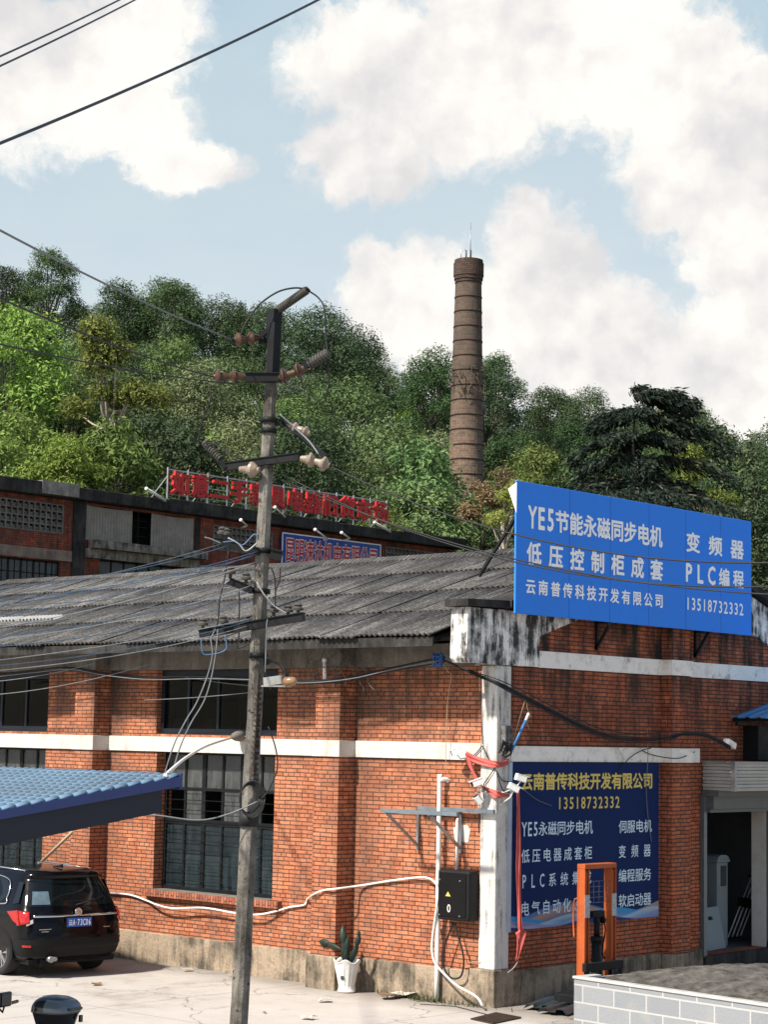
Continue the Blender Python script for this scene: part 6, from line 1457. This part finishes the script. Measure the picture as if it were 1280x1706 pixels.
for i in range(2):
    proto(('airy_dark', i), 400+i, 10.0, 3.1, 'airy', mat='dark', n=4200, leaf=.19, nl=22, trunk_h=.12)
    proto(('airy_olive', i), 420+i, 9.0, 2.9, 'airy', mat='olive', n=4200, leaf=.18, nl=22, trunk_h=.12)
    proto(('column_dark', i), 500+i, 8.5, 1.25, 'column', mat='dark', n=1500, leaf=.24, nl=10, trunk_h=.05)
    proto(('light', i), 600+i, 6.5, 2.7, mat='light', n=3400, leaf=.21, trunk_h=.15)
    proto(('bush', i), 700+i, 3.2, 2.0, mat='mid', n=2000, leaf=.19, trunk_h=.05, nl=8)
proto(('bright', 0), 640, 6.0, 2.3, mat='light', n=2000, leaf=.27, trunk_h=.15, nl=12)
proto(('yellow', 0), 650, 9.0, 2.7, 'airy', mat='yellow', bark=PALEBARK, n=2600, leaf=.22, nl=15, trunk_h=.42)
proto(('brown', 0), 660, 2.4, 1.3, mat='brown', n=700, leaf=.22, trunk_h=.05, nl=6)
LAB = {'broad_mid': 'rounded mid green tree in the dense wood covering the hillside', 'broad_olive': 'rounded greyish olive tree in the dense wood covering the hillside', 'broad_dark': 'rounded dark green tree in the dense wood covering the hillside', 'airy_dark': 'dark loose-crowned tree with gaps in the wood on the hillside', 'airy_olive': 'olive loose-crowned tree with gaps in the wood on the hillside', 'column_dark': 'narrow dark cypress-like tree in the wood on the hillside', 'light': 'bright fresh green tree in the wood on the hillside', 'bush': 'low green bush at the foot of the wooded hillside'}
NAME = {'column_dark': 'cypress_tree', 'bush': 'bush'}
def plant(key, x, y, z, s_, rz, label=None, group='trees in the wood on the hillside', name=None, cat=None, sz=1.):
    k = key[0]; t = thing(name or NAME.get(k, 'tree'), label or LAB[k], cat or ('bush' if k in ('bush', 'brown') else 'tree'), (x, y, z), rz, group)
    t.scale = (s_, s_, s_*sz)
    for me, nm_ in zip(PROTO[key], ('crown', 'trunk')):
        o = bpy.data.objects.new(nm_, me); COL.objects.link(o); o.parent = t
    return t
SOLO = []
def plant_px(key, px, py_top, w, H, label, **k):
    SOLO.append((px, py_top, w, H))
    """a tree whose top shows at px, py_top, at distance w"""
    h0 = {'broad_mid': 9, 'broad_olive': 8.5, 'broad_dark': 9.5, 'airy_dark': 10, 'airy_olive': 9, 'column_dark': 8.5, 'light': 6.5, 'bright': 6, 'yellow': 9, 'brown': 2.4, 'bush': 3.2}[key[0]]
    p = HD(px, py_top, w); return plant(key, p.x, p.y, p.z-H, H/h0, px*.37, label, k.pop('group', None), **k)
# trees one can single out
plant_px(('broad_dark', 2), 85, 408, 136, 8.0, 'dark spreading tree highest on the skyline at the far left')
plant_px(('broad_dark', 0), 10, 428, 138, 7.5, 'dark tree on the skyline at the left edge')
plant_px(('broad_dark', 0), 290, 448, 128, 9.0, 'big rounded dark tree on the skyline left of the pole', sz=1.0)
plant_px(('broad_dark', 1), 205, 462, 129, 8.0, 'rounded dark tree on the skyline between the far left tree and the big dark one')
plant_px(('broad_dark', 2), 540, 500, 126, 9.5, 'dark rounded tree on the skyline just right of the pole head')
plant_px(('yellow', 0), 192, 545, 92, 9.6, 'yellow green tree with pale bent trunks on the left of the hillside')
plant_px(('light', 0), 22, 505, 96, 8.5, 'bright green topped tall tree at the left edge halfway up the hill')
plant_px(('light', 1), 16, 678, 68, 5.4, 'bright green tree above the dark parapet at the left edge')
plant_px(('light', 0), 105, 722, 67, 4.4, 'yellowish bright green bushy tree above the vent blocks')
plant_px(('bright', 0), 182, 716, 69, 5.2, 'vivid green large-leaved tree left of the red rooftop letters', sz=1.1)
plant_px(('bright', 0), 640, 840, 73, 3.4, 'vivid green large-leaved bush right of the red rooftop letters', name='bush', cat='bush')
plant_px(('bush', 0), 708, 758, 84, 5.0, 'dark green creeper-covered bush hiding the left of the chimney foot')
plant_px(('bush', 1), 688, 800, 78, 3.8, 'dark green bush below the chimney on its left')
plant_px(('brown', 0), 806, 806, 76, 1.8, 'dry straw coloured shrub at the chimney foot')
plant_px(('brown', 0), 840, 784, 80, 1.8, 'rusty brown shrub between chimney and billboard')
plant_px(('yellow', 0), 842, 805, 70, 3.6, 'yellowish shrub left of the billboard corner', name='bush', cat='bush')
plant_px(('broad_dark', 1), 722, 574, 122, 8.0, 'dark tree rising just left of the chimney')
plant_px(('broad_dark', 0), 812, 592, 124, 7.5, 'dark tree peeping out right of the chimney')
plant_px(('broad_dark', 2), 918, 640, 128, 6.5, 'round umbrella-like dark tree on the skyline right of the chimney')
plant_px(('broad_dark', 1), 980, 640, 126, 7.0, 'dark dome-topped tree on the skyline left of the cedar')
plant_px(('column_dark', 0), 1206, 705, 92, 9.5, 'tall narrow cypress right of the cedar'); plant_px(('column_dark', 1), 1250, 715, 90, 10.0, 'tall narrow cypress nearest the right edge'); plant_px(('column_dark', 1), 1262, 770, 80, 7.0, 'greener narrow cypress low at the right edge')
plant_px(('yellow', 0), 1160, 752, 86, 6.0, 'pale yellow green feathery tree right of the cedar'); plant_px(('light', 1), 895, 735, 88, 5.5, 'bright yellowish green tree left of the cedar')
plant_px(('column_dark', 0), 400, 503, 132, 6.0, 'small pointed cypress on the skyline left of the pole head'); plant_px(('column_dark', 1), 378, 510, 132, 5.5, 'second small pointed cypress on the skyline left of the pole head'); plant_px(('column_dark', 0), 430, 515, 131, 5.0, 'small pointed cypress half behind the pole head')
# the wood
rnd = random.Random(77); w_ = 66.; row = 0
while w_ < RIDGE_W+8:
    hwid = .195*w_*1.12+3; step = 3.4+.010*(w_-66); u_ = -hwid+(row % 2)*step*.5
    while u_ < hwid:
        u = u_+rnd.uniform(-1.1, 1.1); w = w_+rnd.uniform(-1.3, 1.3); px = 640+u/w*FPX; u_ += step
        x, y = uw(u, w)
        if (x-CHX)**2+(y-CHY)**2 < 7: continue
        z = hill_h(u, w)
        if w < 97 and 748 < px < 815: continue
        if w < 97 and 690 < px < 870:
            key = ('bush', rnd.randrange(2)); s_ = rnd.uniform(.8, 1.15)
        elif w < 72:
            key = (rnd.choice(('bush', 'bush', 'broad_olive')), rnd.randrange(2)); s_ = rnd.uniform(.7, 1.1)*(.62 if key[0] != 'bush' else 1)
        else:
            q = rnd.random()
            if px < 240: tb_ = [('broad_dark', .42), ('broad_mid', .62), ('column_dark', .72), ('airy_dark', .84), ('light', .92), ('broad_olive', 1)]
            elif px < 700: tb_ = [('broad_olive', .34), ('broad_mid', .62), ('broad_dark', .88), ('airy_olive', .92), ('light', 1)]
            else: tb_ = [('broad_dark', .26), ('airy_dark', .46), ('broad_olive', .66), ('airy_olive', .80), ('broad_mid', .90), ('column_dark', .96), ('light', 1)]
            kk = next(n_ for n_, c in tb_ if q <= c); key = (kk, rnd.randrange(3 if kk.startswith('broad') else 2)); s_ = rnd.uniform(.72, 1.05)
        hh = {'broad_mid': 9, 'broad_olive': 8.5, 'broad_dark': 9.5, 'airy_dark': 10, 'airy_olive': 9, 'column_dark': 8.5, 'light': 6.5, 'bush': 3.2}[key[0]]*s_
        skip = False
        for (sx, sy, sw, sH) in SOLO:                # leave room in front of the single trees
            if abs(px-sx) < .42*sH/sw*FPX+30 and -2.5 < sw-w < 16:
                tip = 1232-(z+hh-CAM.z)/w*FPX
                if tip < sy+.55*sH/sw*FPX or abs(sw-w) < 2.5: skip = True
        if skip:
            if 1232-(z+3-CAM.z)/w*FPX < 760: continue
            key = ('bush', rnd.randrange(2)); s_ = .8
        plant(key, x, y, z-.3, s_, rnd.uniform(0, 6.28), sz=rnd.uniform(.85, 1.1))
    w_ += 3.8+.02*(w_-66); row += 1

# ------------------------------------------------------------------ cedar behind the billboard
def cedar():
    rnd = random.Random(9); w = 64.; tp = HD(1058, 640, w); u0_ = tp; bz = 5.0
    t = thing('cedar_tree', 'large dark cedar with drooping layered branches behind the billboard', 'tree', (tp.x, tp.y, bz)); H = tp.z-bz
    tr = MB(); tr.tube([(0, 0, -2), (.05, 0, H*.5), (0, .05, H*.8), (.05, 0, H*.95)], [.26, .15, .05, .012], 8)
    nd = MB(); lean = HR
    for k in range(65):
        f = min(.97, (k//5)/12.4)+rnd.uniform(0, .02); z = H*(.12+.88*f)-(.1 if k % 5 else 0); L = (5.8*(1-f)**.72+.75)*rnd.uniform(.55, 1.1); a = k*1.2566+(k//5)*.7+rnd.uniform(-.35, .35)
        d = V((cos(a), sin(a), 0)); rise = rnd.uniform(.02, .16)
        if k >= 58: d = (lean*(1.0 if k % 2 else .4)+d*.35).normalized(); L *= 1.6
        p0 = V((0, 0, z)); pts = [p0+d*(L*q)+V((0, 0, L*(rise*q*2.0-.42*q**2.2))) for q in (0, .25, .5, .75, 1)]
        sp = spline(pts, 5); tr.tube(sp, [.05*(1-i/len(sp))+.008 for i in range(len(sp))], 5, cap=False)
        side = V((-d.y, d.x, 0))
        for i in range(3, len(sp)):
            q = i/len(sp)
            for _ in range(8):
                wl = L*.30*(1-abs(q-.55)*1.0)*rnd.uniform(-1, 1); c = sp[i]+side*wl+d*rnd.uniform(-.15, .15)+V((0, 0, -abs(wl)*.22+rnd.uniform(-.05, .10)))
                # a drooping spray: a few hanging narrow blades
                for _ in range(5):
                    b = c+V((rnd.gauss(0, .09), rnd.gauss(0, .09), rnd.gauss(0, .04))); dv_ = (d*.55+side*rnd.uniform(-.8, .8)+V((0, 0, rnd.uniform(-1.1, .12)))).normalized(); l_ = rnd.uniform(.14, .36); s_ = dv_.cross(V((rnd.gauss(0, 1), rnd.gauss(0, 1), rnd.gauss(0, 1)))).normalized()*rnd.uniform(.022, .042); b0 = len(nd.v)
                    nd.v += [b, b+dv_*l_*.45+s_, b+dv_*l_, b+dv_*l_*.45-s_]; nd.f.append((b0, b0+1, b0+2, b0+3)); nd.m.append(0); nd.sm.append(False)
    tr.build('trunk', BARK, t, fix=False, uvmap=False); nd.build('crown', LEAVES['cedar'], t, fix=False, uvmap=False)
cedar()
